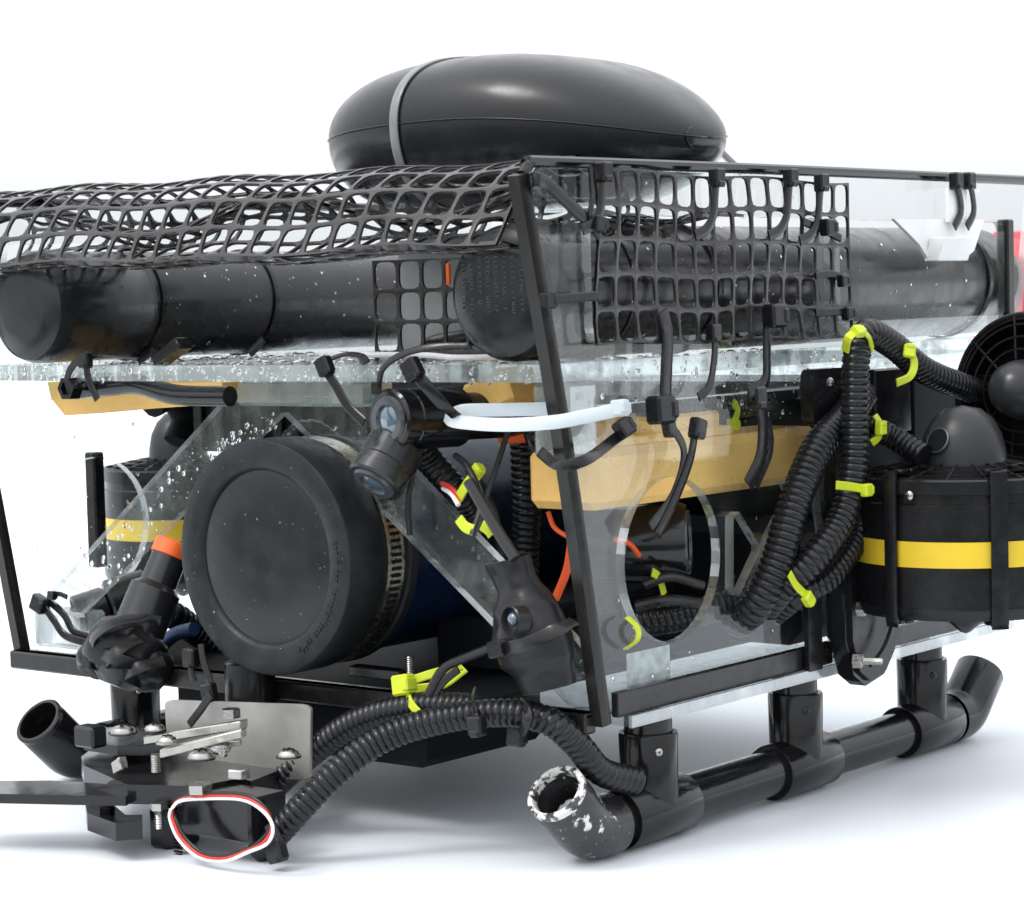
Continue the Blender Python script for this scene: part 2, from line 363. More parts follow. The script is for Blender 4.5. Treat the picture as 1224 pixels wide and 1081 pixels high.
# the shelf's sawn front edge, a bright frosted lip
mb = MB().prism([(-W_-.5, zs0-.02), (-.76, zs0-.02), (-.76, zs1+.02), (-W_-.5, zs1+.02)], [], (0, -3.02, 0), (1, 0, 0), (0, 0, 1), .25, 0, 0); build('shelf_edge', mb, 'acrylic_edge', fr, smooth=0)
mb = MB().box((-W_, 1.2, -.9), (.9, 45, -.35)); build('base_plate', mb, ['acrylic_pale'], fr)
mb = MB().prism([(1.2, -.95), (45.1, -.95), (45.1, -.3), (1.2, -.3)], [], (.95, 0, 0), (0, 1, 0), (0, 0, 1), .2); build('base_edge', mb, 'acrylic_edge', fr, smooth=0)
mb = MB().box((-43, .3, -.3), (-8.5, 41, -.02)); build('floor_sheet', mb, 'interior_black', fr)
a, b = A(281, 456, y=-2.4), A(432, 487, y=-2.4)
mb = MB().box((a.x, -2.4, b.z), (b.x, .4, zs0-.03)); build('mounting_block', mb, 'acrylic_edge', fr)
a, b = A(655, 457, y=-2.4), A(742, 530, y=-2.4)
mb = MB().box((-3.2, -1.6, 13.6), (-.75, 1.2, zs0-.03)); build('mounting_block', mb, 'acrylic_edge', fr)
mb = MB().prism([(-2.9, zs0-.02), (47.9, zs0-.02), (47.9, zs1+.02), (-2.9, zs1+.02)], [], (-.70, 0, 0), (0, 1, 0), (0, 0, 1), .04); build('shelf_edge', mb, 'acrylic_murky', fr, smooth=0)
mb = MB()
mb.box((-2.2, 1.5, 16.3), (-.75, 46, zs0-.04)); build('shelf_rail', mb, 'acrylic_murky', fr)
mb = MB().box((-W_+.7, 1.5, 16.3), (-W_+2.2, 46, zs0-.04)); build('shelf_rail', mb, 'acrylic_pale', fr)
# black angle under the front panel, and along the foot of the sides
mb = MB().box((-W_+.2, -1.0, -1.15), (-.5, -.0, -.0)).box((-W_+.2, -.9, -.25), (-.5, .25, .0)); build('front_sill', mb, 'rubber_trim', fr)
mb = MB().box((.03, .6, -.35), (.5, 22.5, 1.0)); build('side_sill', mb, 'rubber_trim', fr)
mb = MB().box((.03, 22.7, -.35), (.4, 44, 1.6)); build('side_sill', mb, 'acrylic_edge', fr)
mb = MB().box((.42, 26.7, -.2), (.62, 44, .9)); build('side_sill', mb, 'rubber_trim', fr)
# rubber edging on the inclined front edges
def edging(xc):
    pth = spline([V((xc, .1, -.7)), V((xc, -2.6, 14)), V((xc, -5.6, 27.2)), V((xc, -5.9, 28.5))], .8)
    return MB().ribbon(pth, (0, -1, .15), .95, .7)
build('edge_trim', edging(-.30), 'rubber_trim', fr, smooth=50)
build('edge_trim', edging(-W_+.3), 'rubber_trim', fr, smooth=50)
mb = MB().tube(spline([V((-.3, -5.4, 28.5)), V((-.3, -4.7, 29.1)), V((-.3, -3, 29.2)), V((-.3, 20, 29.3)), V((-.3, 50, 29.3))], .5), .33, 10); build('top_rod', mb, 'plastic_gloss', fr)
mb = MB().tube([V((-W_+.3, -5.4, 28.7)), V((-W_+.3, -4, 29.2)), V((-W_+.3, 50, 29.3))], .33, 10); build('top_rod', mb, 'plastic_gloss', fr)
mb = MB().box((-.62, 46.3, 19.2), (.25, 47.2, 26.6)); build('edge_trim', mb, 'rubber_trim', fr)
mb = MB().box((-W_-.3, 46.3, -.4), (-W_+.9, 47.2, 26.6)); build('edge_trim', mb, 'rubber_trim', fr)
a, b = A(38, 728, y=1.0), A(100, 778, y=1.0)
build('corner_block', MB().box((a.x, 1.0, .05), (b.x, 3.2, a.z)), 'acrylic_edge', fr)
mb = MB().box((A(477, 360, y=13).x, 13, zs1+.02), (-8.5, 13.4, 26.0)); build('cross_panel', mb, 'grey_sheet', fr)
# paper labels stuck inside the lower side panel
for q in (((748, 782), (800, 822)),):
    a = A(*q[0], x=-.75); b = A(*q[1], x=-.75)
    build('label', MB().box((-.72, a.y, b.z), (-.66, b.y, a.z)), 'paper_label', fr)

# ------------------------------------------------------------------ float tubes
def lettering(cx, y, cz, R):
    m = MB()
    cols = 8
    for c in range(cols):
        x = cx-R*.58+c*R*.155
        z = cz+R*(.52 if c > 1 else .42)
        zend = cz-R*.28
        while z > zend:
            h = rnd.uniform(.12, .2)
            if rnd.random() < .86:
                w2 = .10
                k = rnd.randint(0, 3)
                m.obox((x, y, z), V((w2, 0, 0)), V((0, .035, 0)), V((0, 0, .018)), ch=.1)
                if k > 0: m.obox((x+(w2 if k == 1 else -w2), y, z-h*.4), V((.018, 0, 0)), V((0, .035, 0)), V((0, 0, h*.4)), ch=.1)
                if k == 3: m.obox((x, y, z-h*.8), V((w2, 0, 0)), V((0, .035, 0)), V((0, 0, .018)), ch=.1)
            z -= h+.1
    return m
def float_tube(cx, cz, R, y0, y1, label, text):
    t = thing('float_tube', (cx, (y0+y1)/2, cz-R), label, 'float', 'float tubes on the shelf')
    pr = [(0, .01), (0, R*.55), (.05, R*.8), (.35, R*.93), (.9, R*.99), (1.5, R), (8, R), (8.05, R*.99), (8.3, R*.99), (y1-y0-1.2, R*.99), (y1-y0-.4, R*.94), (y1-y0, R*.8), (y1-y0, .01)]
    build('tube_body', MB().lathe(pr, (cx, y0, cz), (0, 1, 0), 64), 'float_black', t)
    if text: build('embossed_lettering', lettering(cx-.2, y0-.01, cz, R), 'letter_grey', t, kind='stuff')
    return t
RT = float_tube(-4.1, 22.5, 3.68, -3.0, 50.3, 'black float tube on the right with raised lettering on its round end cap', True)
LT = float_tube(-42.0, 22.35, 3.5, -3.6, 34, 'black float tube on the left, plain wet end cap, lying on the shelf', False)

# ------------------------------------------------------------------ oval float with strap
oc = V((-15.9, 14.5, 32.7)); AXX, AYY, AZZ = 13.4, 8.6, 4.15
tf = thing('oval_float', (oc.x, oc.y, oc.z-AZZ), 'big smooth black oval float with a moulded seam lying on top of the netting', 'float')
def oval(th, ph, k=1.0):        # th round the horizontal seam, ph latitude
    sp = lambda c, e: math.copysign(abs(c)**e, c)
    xn = sp(math.cos(th), .80)*sp(math.cos(ph), .52); yn = sp(math.sin(th), .85)*sp(math.cos(ph), .52); zn = sp(math.sin(ph), .95)*(1.28 if ph < 0 else 1.0)
    g = 1-.38*max(0, xn)**2.2-.06*max(0, -xn)**2.2
    return oc+V((AXX*xn*k, AYY*yn*(1-.15*max(0, xn)**2)*k, AZZ*zn*g*k-1.5*max(0, xn)**2-.55*max(0, -xn)**2))
n1, n2 = 72, 36; mb = MB(); P = [oval(2*math.pi*i/n1, -math.pi/2+math.pi*j/n2) for j in range(n2+1) for i in range(n1)]
mb.add(P, [(j*n1+i, j*n1+(i+1) % n1, (j+1)*n1+(i+1) % n1, (j+1)*n1+i) for j in range(n2) for i in range(n1)])
build('float_body', mb, 'balloon_black', tf, smooth=180)
mb = MB().tube([oval(2*math.pi*i/96, 0, 1.003) for i in range(97)], .055, 8); build('seam', mb, 'balloon_black', tf, smooth=180)
for xx in (-12.6, 13.2):
    thc = math.acos(math.copysign((abs(xx)/AXX)**(1/.80), xx)); pts = []
    for i in range(49):
        ph = -math.pi/2+math.pi*i/48
        # keep x fixed while the latitude changes
        q = math.copysign(min(1, (abs(xx)/AXX)/max(math.cos(ph)**.52, 1e-6))**(1/.80), xx)
        if abs(q) >= 1: continue
        pts.append(oval(-math.acos(q), ph, 1.002))
    if len(pts) > 3: build('seam', MB().tube(pts, .06, 8), 'balloon_black', tf, smooth=180)
# webbing strap: the section x = const of the float
def strap_pts(x0):
    def at_(ph, sg):
        x = x0; p = None
        for _ in range(6):
            q = ((x-oc.x)/AXX)/max(math.cos(ph)**.52, 1e-6)
            if abs(q) >= 1: return None
            p = oval(sg*math.acos(math.copysign(abs(q)**(1/.80), q)), ph, 1.012); x = x0+.16*(p.y-oc.y)
        return p
    ph_ = [math.radians(i) for i in range(-84, 85, 4)]
    lo = [at_(p_, -1) for p_ in ph_]; hi = [at_(p_, 1) for p_ in ph_][::-1]
    o = [p for p in lo+hi if p is not None]
    return o+o[:1]
sec = spline(strap_pts(-17.6), .5); cc = V((-17.6, oc.y, oc.z))
mb = MB().ribbon(sec, lambda p: (p-cc), .72, .14); tag(build('webbing_strap', mb, 'strap_satin', smooth=50), 'flat shiny grey-black strap wrapped over the left part of the oval float', 'strap')

# ------------------------------------------------------------------ netting
def net(nu, nv, fmap, r=.13, hole=.42, thick=.12, skip=None):
    """moulded square mesh: each cell is a frame round a round-cornered hole"""
    m = MB(); sq = []; 
    for e in range(4):
        for k in range(4):
            t = -1+2*k/4; sq.append([(t, -1), (1, t), (-t, 1), (-1, -t)][e])
    for i in range(nu):
        for j in range(nv):
            if skip and skip(i, j): continue
            def ring(sc, h):
                o = []
                for (a_, b_) in sq:
                    if sc >= 1: p = (a_*.5, b_*.5)
                    else:
                        L_ = (abs(a_)**5+abs(b_)**5)**(1/5); p = (a_/L_*sc*.5, b_/L_*sc*.5)
                    o.append(fmap(i+.5+p[0], j+.5+p[1], h))
                return o
            rings = [ring(1, thick*.5), ring(.88, thick*.42), ring(hole*2, 0), ring(.88, -thick*.42), ring(1, -thick*.5)]
            P = [q for rg in rings for q in rg]; n = 16
            m.add(P, [(a_*n+k, a_*n+(k+1) % n, (a_+1)*n+(k+1) % n, (a_+1)*n+k) for a_ in range(4) for k in range(n)])
    return m
# side net
def smap(u, v, h):
    y = -.5+u*1.83+.12*math.sin(v*1.3); z = 28.9-v*1.86+.10*math.sin(u*.9)-.02*u
    return V((.55+h+.25*math.sin(u*.7+v)*.5, y, z))
mb = net(14, 5, smap, hole=.455, thick=.2); tag(build('plastic_net', mb, 'net_black', smooth=60), 'flat black square-mesh net tied over the side panel window', 'net')
def smap2(u, v, h):
    y = 22+u*1.7; z = 28.4-v*1.8
    return V((-1.6+h-u*.25, y, z))
# rolled net on the front
prof = [(-6.0, 24.9), (-5.2, 26.6), (-4.2, 28.2), (-2.6, 29.2), (-.5, 29.7), (2, 29.6), (4.2, 28.9), (5.4, 27.6), (5.2, 26.3), (3.4, 25.3), (.5, 24.9), (-3, 24.6), (-6.0, 24.9)]
pl = spline([V((0, a_, b_)) for a_, b_ in prof], .1)
cum = [0]
for i in range(1, len(pl)): cum.append(cum[-1]+(pl[i]-pl[i-1]).length)
LEN = cum[-1]; NV = int(round(LEN/1.85))
import bisect
def fmap(u, v, h, x0=-51.5, x1=-1.6, n=25):
    s_ = (v/NV*LEN) % LEN; k = min(max(bisect.bisect(cum, s_), 1), len(pl)-1)
    t = (s_-cum[k-1])/max(cum[k]-cum[k-1], 1e-6); p = pl[k-1].lerp(pl[k], t)
    tg = (pl[min(k+1, len(pl)-1)]-pl[max(k-2, 0)]).normalized(); nn = V((0, -tg.z, tg.y))
    x = x0+(x1-x0)*u/n
    z = p.z+.12*math.sin(x*.5+s_*.3)+.009*(-x-25)+.35*max(0, min(1, (x+20)/12))*max(0, (29.7-p.z)/4.8)
    return V((x+.35*math.sin(s_*.22), p.y+.12*math.sin(x*.4+s_), z))+nn*h
mb = net(25, NV, fmap, hole=.462, thick=.2); tag(build('plastic_net', mb, 'net_black', smooth=60), 'rolled black mesh net running across the front above both float tubes', 'net')
# crumpled layers folded inside the roll
def imap(u, v, h):
    x = -47+u*1.9; y = -3+v*1.75
    return V((x+.4*math.sin(v*.7), y, 27.2+.9*math.sin(u*.55+v*.5)+.5*math.sin(v*1.3)+h))
mb = net(23, 3, imap, hole=.43, thick=.22); tag(build('plastic_net', mb, 'net_black', smooth=60), 'crumpled mesh layer folded inside the front roll of netting', 'net')
# crumpled strands behind the side net
def jmap(u, v, h):
    return V((-9+v*1.9, 1+u*1.8, 26.3+.35*math.sin(u*.9)+.25*math.sin(v*2+u)+h+.1*u*.2))
mb = net(9, 4, jmap, hole=.43, thick=.22); tag(build('plastic_net', mb, 'net_black', smooth=60), 'loose net lying over the right float tube, seen through the side mesh', 'net')
# inner net between the tubes
def kmap(u, v, h):
    p = A(446+0*u, 312, y=9); return V((p.x+u*1.9, 9+h+.15*math.sin(u), p.z-v*1.9))
mb = net(6, 4, kmap, hole=.44, thick=.2); tag(build('plastic_net', mb, 'net_black', smooth=60), 'small upright net standing between the two float tubes', 'net')

# ------------------------------------------------------------------ hoses
def hose(pts, r, label, group='corrugated hoses', pitch=.42, mat_='hose_black', slit=None):
    path = spline(pts, pitch/4); rr = [r*(.87, .985, 1.0, .985)[i % 4] for i in range(len(path))]
    o = build('corrugated_hose', MB().tube(path, rr, 20), mat_, smooth=60); tag(o, label, 'hose', group); return path
def X(x, *q): return [A(u, v, x=x) for u, v in q]
def XY(*q): return [A(u, v, x=x) for u, v, x in q]
hose(XY((880, 745, -1.5), (905, 722, .6), (930, 668, 1.6), (950, 600, 1.9), (978, 535, 2.0), (1012, 498, 2.0), (1030, 470, 1.6)), .98, 'thickest corrugated hose rising in a curve out of the side panel opening')
hose(XY((1195, 478, 4.5), (1150, 462, 4.6), (1105, 443, 4.3), (1066, 412, 3.9), (1036, 398, 3.6), (1024, 425, 3.6), (1022, 480, 3.7), (1020, 560, 3.8), (1006, 620, 3.6), (972, 668, 3.0), (935, 705, 1.6), (915, 728, .2)), .84, 'corrugated hose arching over at the top of the side and down past three lime ties')
hose(XY((1034, 590, 2.6), (1024, 645, 2.6), (992, 690, 2.4), (955, 712, 1.4), (925, 735, -.5)), .72, 'lowest corrugated hose curving behind the lime tie below the thruster')
hose(XY((1036, 510, 3.2), (1060, 519, 3.6), (1082, 532, 4.6), (1105, 545, 6.0)), .72, 'short corrugated stub leading to the nose of the upright thruster')
hose([A(310, 1018, y=-9), A(345, 982, y=-9), A(400, 925, y=-7.5), (A(460, 882, y=-5.5)), A(530, 860, y=-4), A(600, 852, y=-3), A(655, 862, y=-2.2), A(690, 890, y=-1), A(718, 922, y=.5), A(762, 935, y=3)], .80, 'long corrugated hose looping under the front edge from gripper servo to right skid')
hose([A(330, 938, y=-4), A(370, 902, y=-3.5), A(425, 864, y=-3), A(490, 846, y=-2.6), A(570, 845, y=-2)], .8, 'dark corrugated hose running just behind the long one under the front')
hose([A(628, 452, y=9), A(628, 520, y=9), A(630, 600, y=9), A(626, 700, y=10)], .95, 'upright corrugated hose inside the frame beside the blue tube')
hose([A(498, 530, y=2), A(515, 552, y=3), A(545, 588, y=4), A(560, 620, y=6)], .85, 'short corrugated hose coming down from under the upper camera')
hose([A(740, 745, y=9), A(790, 742, y=11), A(850, 728, y=14), A(900, 712, y=16)], .85, 'corrugated hose lying inside, seen through the round hole')
hose([A(590, 470, y=6), A(640, 464, y=7), A(690, 470, y=8)], .85, 'corrugated hose tucked under the shelf beside the white tie')
hose([A(770, 492, x=-3), A(830, 488, x=-3), A(880, 486, x=-3.4), A(915, 480, x=-5)], .72, 'corrugated hose above the yellow foam block')
hose([A(180, 742, y=3), A(205, 735, y=3), A(240, 760, y=5), A(300, 800, y=8)], .9, 'corrugated hose low behind the left taped lamp')
hose([A(345, 560, y=4), A(350, 525, y=4), A(375, 515, y=5), A(410, 540, y=7)], .7, 'corrugated hose peeking over the big end cap')
mb = MB().tube(spline([A(190, 775, y=2.0), A(210, 758, y=2), A(232, 752, y=2)], .2), .45, 14); tag(build('blue_cable', mb, 'blue_wrap'), 'blue wrapped cable end low at the left of the canister', 'cable')

# ------------------------------------------------------------------ canister
cy0 = -3.4; cc0 = A(314, 667, y=cy0); R = 6.88
cn = thing('pressure_canister', (cc0.x, 14, cc0.z-R), 'large dark blue cylinder with a thick black rubber end cap facing front', 'canister')
build('tube_body', MB().lathe([(2.5, R*.9), (2.5, R*.93), (33, R*.93), (33, R*.9)], (cc0.x, cy0, cc0.z), (0, 1, 0), 72), 'blue_tube', cn)
build('end_cap', MB().lathe([(.30, .01), (.30, R*.735), (.12, R*.75), (0, R*.78), (0, R*.975), (.05, R*.99), (.18, R), (2.9, R), (3.0, R*.99), (3.0, R*.965), (5.2, R*.965), (5.3, R*.99), (5.9, R*.99), (6.0, R*.94)], (cc0.x, cy0, cc0.z), (0, 1, 0), 96), 'cap_rubber', cn)
build('cap_disc', MB().lathe([(.29, .01), (.22, R*.3), (.22, R*.68), (.29, R*.735)], (cc0.x, cy0, cc0.z), (0, 1, 0), 72), 'cap_disc', cn, smooth=60)
cl = build('hose_clamp', MB().lathe([(3.3, R*.968), (3.3, R*.985), (4.7, R*.985), (4.7, R*.968)], (cc0.x, cy0, cc0.z), (0, 1, 0), 72, closed=True), 'clamp_steel', cn)
mb = MB()
for k in range(26):
    t = math.radians(-50+k*3.4); d = V((math.cos(t), 0, math.sin(t))); c = V((cc0.x, cy0+4.0, cc0.z))+d*R*.99
    mb.obox(c, V((0, .38, 0)), d*.05, d.cross(V((0, 1, 0)))*.10)
build('clamp_thread', mb, 'interior_black', cl, kind='stuff')
# ring of small raised characters on the cap
mb = MB()
for k in range(30):
    if rnd.random() < .25: continue
    t = math.radians(-62+k*2.6); rr_ = R*.86; d = V((math.cos(t), 0, math.sin(t))); tt = V((-math.sin(t), 0, math.cos(t)))
    c = V((cc0.x, cy0-.02, cc0.z))+d*rr_
    mb.obox(c, tt*.09, V((0, .03, 0)), d*.02); 
    mb.obox(c+d*.14*rnd.choice((-1, 1)), tt*.02, V((0, .03, 0)), d*.14)
build('embossed_lettering', mb, 'cap_rubber', cn, kind='stuff')
# black box added to keep the inside of the frame dark
eq = thing('interior_dark_box', (-16, 28, 0), 'added black box keeping the frame interior dark behind the canister and foam', 'box')
build('housing', MB().box((-41, 25, 8.1), (-3.2, 34, 15.5)).box((-34, 24, .1), (-3.2, 33, 8.0)), 'interior_black', eq)
build('cover', MB().box((-41.5, 24.5, 15.5), (-3, 34.5, 16.6)), 'plastic_black', eq)
eq2 = build('battery_box', MB().box((-18, 7, .0), (-9, 23, 3.2)).box((-17.5, 9, 3.2), (-10, 21, 4.2)), 'interior_black'); tag(eq2, 'low black box on the floor inside the frame beside the canister', 'box')
bx = thing('ballast_box', (-24, 6, -5), 'black box slung under the base behind the gripper plate', 'box')
build('box_body', MB().box((-34, .6, -4.6), (-13.5, 12, -1.0)), 'interior_black', bx); build('flange', MB().box((-35, .3, -1.3), (-12, 12.4, -1.0)), 'plastic_black', bx)

eh = thing('brace_dark_box', (-36, 17, 12), 'added dark ribbed box that darkens the view behind the upper left acrylic brace', 'housing')  # dark box added to darken the gap seen behind the brace
build('case', MB().box((-44.5, 13, 12.2), (-27, 23, 16.9)), 'interior_black', eh)
for k in range(9): build('rib', MB().box((-44+k*1.9, 12.6, 12.5), (-43.2+k*1.9, 13.05, 16.6)), 'plastic_black', eh)
# motor inside the round hole
mt = thing('inner_motor', (-5, 14, 5), 'black cylindrical motor with a shiny rim inside the round hole', 'motor')
mc = A(822, 648, x=-3.2)
build('motor_body', MB().lathe([(-6, 2.2), (-5.9, 2.3), (-.3, 2.3), (0, 2.15), (0, 1.8), (-.4, 1.7), (-.4, .01)], mc, (.86, .5, .02), 40), 'plastic_gloss', mt)
build('front_ring', MB().lathe([(-.05, 1.55), (.12, 1.6), (.12, 1.85), (-.05, 1.9)], mc, (.86, .5, .02), 40, closed=True), 'lens_ring', mt)
build('screw', MB().ball(mc+V((.1, -.3, -1.2)), .22, .22, .22, 10), 'steel', mt)

# ------------------------------------------------------------------ foam
fb = thing('foam_block', (-4, 13, 10), 'yellow foam block with a raised step behind the right side panel', 'foam block')
zf0, zf1 = 10.6, 13.9
mb = MB().obox((-3.75, 13.0, (zf0+zf1)/2), V((2.4, 0, 0)), V((0, 11.5, 0)), V((0, 0, (zf1-zf0)/2)), ch=.14); build('main_slab', mb, 'yellow_foam', fb)
p0, p1 = A(762, 500, x=-2.0), A(862, 520, x=-2.0)
mb = MB().obox((-3.75, (p0.y+p1.y)/2+.1, (zf1+p0.z)/2), V((1.7, 0, 0)), V((0, (p1.y-p0.y)/2, 0)), V((0, 0, (p0.z-zf1)/2)), ch=.14); build('raised_step', mb, 'yellow_foam', fb)
mb = MB().obox((-3.75, 9.6, zf1+.28), V((1.95, 0, 0)), V((0, 6.2, 0)), V((0, 0, .28)), ch=.14); build('lower_step', mb, 'yellow_foam', fb)
l0 = A(68, 458, y=3); l1 = A(278, 495, y=3)
mb = MB(); mb.prism([(l0.x, l0.z+.1), (l1.x, l0.z+.1), (l1.x, l0.z-1.2), (l0.x+6.5, l0.z-1.75), (l0.x+1.6, l0.z-2.1), (l0.x+.3, l0.z-1.0)], [], (0, 2.2, 0), (1, 0, 0), (0, 0, 1), 4); tag(build('foam_block', mb, 'yellow_foam'), 'ochre foam block hanging under the left end of the shelf', 'foam block')
p = A(600, 470, y=5); mb = MB().obox(p, V((1.6, 0, .6)), V((0, 1.5, 0)), V((-.4, 0, 1.0))); tag(build('foam_block', mb, 'yellow_foam'), 'small tilted ochre foam piece under the shelf behind the upper camera', 'foam block')

# ------------------------------------------------------------------ thrusters
def screw(c, n, r, parent, m='steel', name='screw'):
    n = V(n).normalized(); c = V(c)
    mb = MB().lathe([(-.05, r), (.05, r), (r*.35, r*.85), (r*.55, r*.45), (r*.6, .01)], c, n, 18)
    a = n.cross(V((.3, .2, 1))).normalized(); b = n.cross(a)
    o = build(name, mb, m, parent)
    sl = MB().obox(c+n*r*.56, a*r*.5, b*r*.09, n*r*.08).obox(c+n*r*.56, b*r*.5, a*r*.09, n*r*.08)
    if parent is not None and parent.parent is None: build('slot', sl, 'interior_black', o)
    return o
def thruster(c, ax, R, Hh, label, face=1, band=True, cone=True, spokes=18):
    """ducted propeller: duct, coloured band, guard grille, motor nose, blades"""
    c = V(c); ax = V(ax).normalized(); t = thing('thruster', c-ax*Hh/2, label, 'thruster', 'thrusters')
    h = Hh/2
    build('duct', MB().lathe([(-h, R*.86), (-h, R*.97), (-h+.3, R*1.0), (-h+.7, R), (-h+.75, R*.985), (h-1.5, R*.985), (h-1.4, R*.97), (h-.9, R*.97), (h-.85, R), (h-.1, R), (h, R*.98), (h, R*.9), (0, R*.85)], c, ax, 72, closed=True), 'plastic_black', t)
    if band: build('coloured_band', MB().lathe([(-.75, R*.98), (-.75, R*.992), (.75, R*.992), (.75, R*.98)], c-ax*.25, ax, 72, closed=True), 'yellow_band', t)
    a = ax.cross(V((0, 0, 1)) if abs(ax.z) < .9 else V((1, 0, 0))).normalized(); b = ax.cross(a)
    for k in range(spokes):
        an = 2*math.pi*k/spokes; d = a*math.cos(an)+b*math.sin(an)
        build('grille_spoke', MB().obox(c+ax*(h+.28)+d*R*.68, (d*R*.29-ax*.30), d.cross(ax)*.06, ax*.09), 'plastic_black', t)
    for q, e_ in ((.52, .42), (.68, .26), (.84, .08), (.955, -.05)): build('grille_ring', MB().lathe([(h+e_, R*q-.06), (h+e_+.14, R*q-.06), (h+e_+.14, R*q+.06), (h+e_, R*q+.06)], c, ax, 60, closed=True), 'plastic_black', t)
    k_ = 1.45 if band else 1.0
    nz = build('motor_nose', MB().lathe([(h-1, R*.385), (h+.15, R*.39), (h+.9*k_, R*.375), (h+1.6*k_, R*.34), (h+2.2*k_, R*.265), (h+2.6*k_, R*.16), (h+2.75*k_, .01)], c, ax, 48), 'nose_grey', t, smooth=60)
    if cone: build('tail_cone', MB().lathe([(-h-1.6, .01), (-h-1.5, .3), (-h-.2, 1.9), (-h+.3, 2.1)], c, ax, 40), 'plastic_black', t)
    if not band: build('rear_plate', MB().lathe([(-h+.2, .01), (-h+.2, R*.9)], c, ax, 40, caps=False), 'interior_black', t)
    for k in range(3):
        an = 2*math.pi*k/3; d = a*math.cos(an)+b*math.sin(an); e = d.cross(ax)
        build('blade', MB().obox(c+d*R*.55, d*R*.27, (e*.9+ax*.5)*1.1, (ax*.9-e*.5)*.08), 'interior_black', t)
    return t, nz
tc_ = V((6.9, 27.3, 7.0))
T1, nz = thruster(tc_, (0, 0, 1), 6.75, 8.2, 'upright black thruster with bright yellow band outside the right side panel')
R1 = 6.75
def T1pt(u, z): # point of the duct surface that faces the camera at this column
    best = None
    for k in range(360):
        an = math.radians(k); p = V((tc_.x+R1*math.cos(an), tc_.y+R1*math.sin(an), z))
        if (p-tc_).dot(CP-tc_) < 0: continue
        q = p-CP; uu = C0[0]+F*q.dot(RX)/-q.dot(RZ)
        if best is None or abs(uu-u) < best[0]: best = (abs(uu-u), p)
    return best[1]
for u, wd in ((1068, .85), (1193, 1.0)):
    p = T1pt(u, 7); d = (p-V((tc_.x, tc_.y, 7))).normalized(); o = V((tc_.x, tc_.y, 0))
    pts = [o+d*(R1*.8)+V((0, 0, 11.55)), o+d*(R1*1.0)+V((0, 0, 11.5)), o+d*(R1*1.03)+V((0, 0, 10.9)), o+d*(R1*1.03)+V((0, 0, 3.3)), o+d*(R1*1.0)+V((0, 0, 2.75)), o+d*(R1*.8)+V((0, 0, 2.7))]
    tag(build('strap_band', MB().ribbon(spline(pts, .2), d+V((0, 0, .01)), wd, .2), 'tie_black', smooth=50), 'upright black strap over the yellow band, %s one on the upright thruster' % ('left' if u < 1100 else 'right'), 'strap', 'straps round the upright thruster')
p = T1pt(1086, 10.2); screw(p, p-V((tc_.x, tc_.y, 10.2)), .28, T1)
# rim and black disc on the nose; an opening's shade put in its colour
d = (Matrix.Rotation(math.radians(-38), 3, 'Z') @ (V((CP.x-tc_.x, CP.y-tc_.y, 0)).normalized())); dn = (d+V((0, 0, .42))).normalized()
hc = tc_+V((0, 0, 4.1+2.0))+d*2.36
build('nose_rim', MB().lathe([(-.35, .74), (.06, .80), (.10, .72), (-.1, .62)], hc, dn, 28, closed=True), 'lens_ring', nz)
build('nose_dark_disc', MB().lathe([(.075, .01), (.07, .70)], hc, dn, 28), 'interior_black', nz)
T2c = A(1240, 468, x=8.0)
T2, _ = thruster(T2c, (.0, -1, .08), 4.9, 3.4, 'sideways black thruster with a wide open guard at the right edge of the photo', band=False, cone=False, spokes=9)
# mounting bracket of the thruster
br = thing('thruster_bracket', (1.5, 24, 0), 'black upright bracket that bolts the thrusters to the right side panel', 'bracket')
def sidebox(u0, v0, u1, v1, x0, x1, m='plastic_black', name='plate', par=br):
    a_, b_ = A(u0, v0, x=x1), A(u1, v1, x=x1); return build(name, MB().box((x0, a_.y, b_.z), (x1, b_.y, a_.z)), m, par)
u0_, u1_ = A(972, 442, x=1.0), A(1010, 505, x=1.0)
build('upper_plate', MB().prism(rrect(u0_.y, u1_.z, u1_.y, u0_.z, .5), [], (1.0, 0, 0), (0, 1, 0), (0, 0, 1), .9), 'plastic_gloss', br, smooth=50)
screw(A(992, 458, x=1.0), (1, 0, 0), .34, br)
sidebox(1000, 520, 1028, 760, .2, 1.2, name='upright_bar')
sidebox(966, 700, 984, 800, .63, 1.0, name='lower_plate')
sidebox(1046, 442, 1090, 515, .2, 1.0, 'plastic_gloss', 'rear_plate')
sidebox(1014, 512, 1108, 572, .0, .25, 'interior_black', 'lower_shroud')
sidebox(1092, 452, 1146, 548, .0, .8, 'interior_black', 'back_plate')
sidebox(1030, 700, 1046, 735, .63, 1.0, name='spacer')
# teardrop paddle
pd = P2((985, 650), (1045, 690), (1052, 730), (1046, 770), (1034, 798), (1012, 812), (998, 800), (988, 760))
pdl = [(a_, b_) for a_, b_ in pd]
build('paddle', MB().prism(pdl, [], (2.3, -1.6, 0), (0, 1, 0), (0, 0, 1), 1.1), 'plastic_gloss', br, smooth=50)
cpd = (sum(q[0] for q in pdl)/8, sum(q[1] for q in pdl)/8)
build('paddle_face', MB().prism([(cpd[0]+(a_-cpd[0])*.86, cpd[1]+(b_-cpd[1])*.9) for a_, b_ in pdl], [], (2.55, -1.6, 0), (0, 1, 0), (0, 0, 1), .24), 'plastic_black', br, smooth=50)
for q in ((1032, 728), (1028, 790)):
    c = A(*q, x=2.8); bt = build('bolt', MB().lathe([(-.4, .48), (.1, .48), (.15, .42), (.2, .24), (1.3, .22), (1.35, .12)], c, (1, .35, 0), 6), 'steel', br)
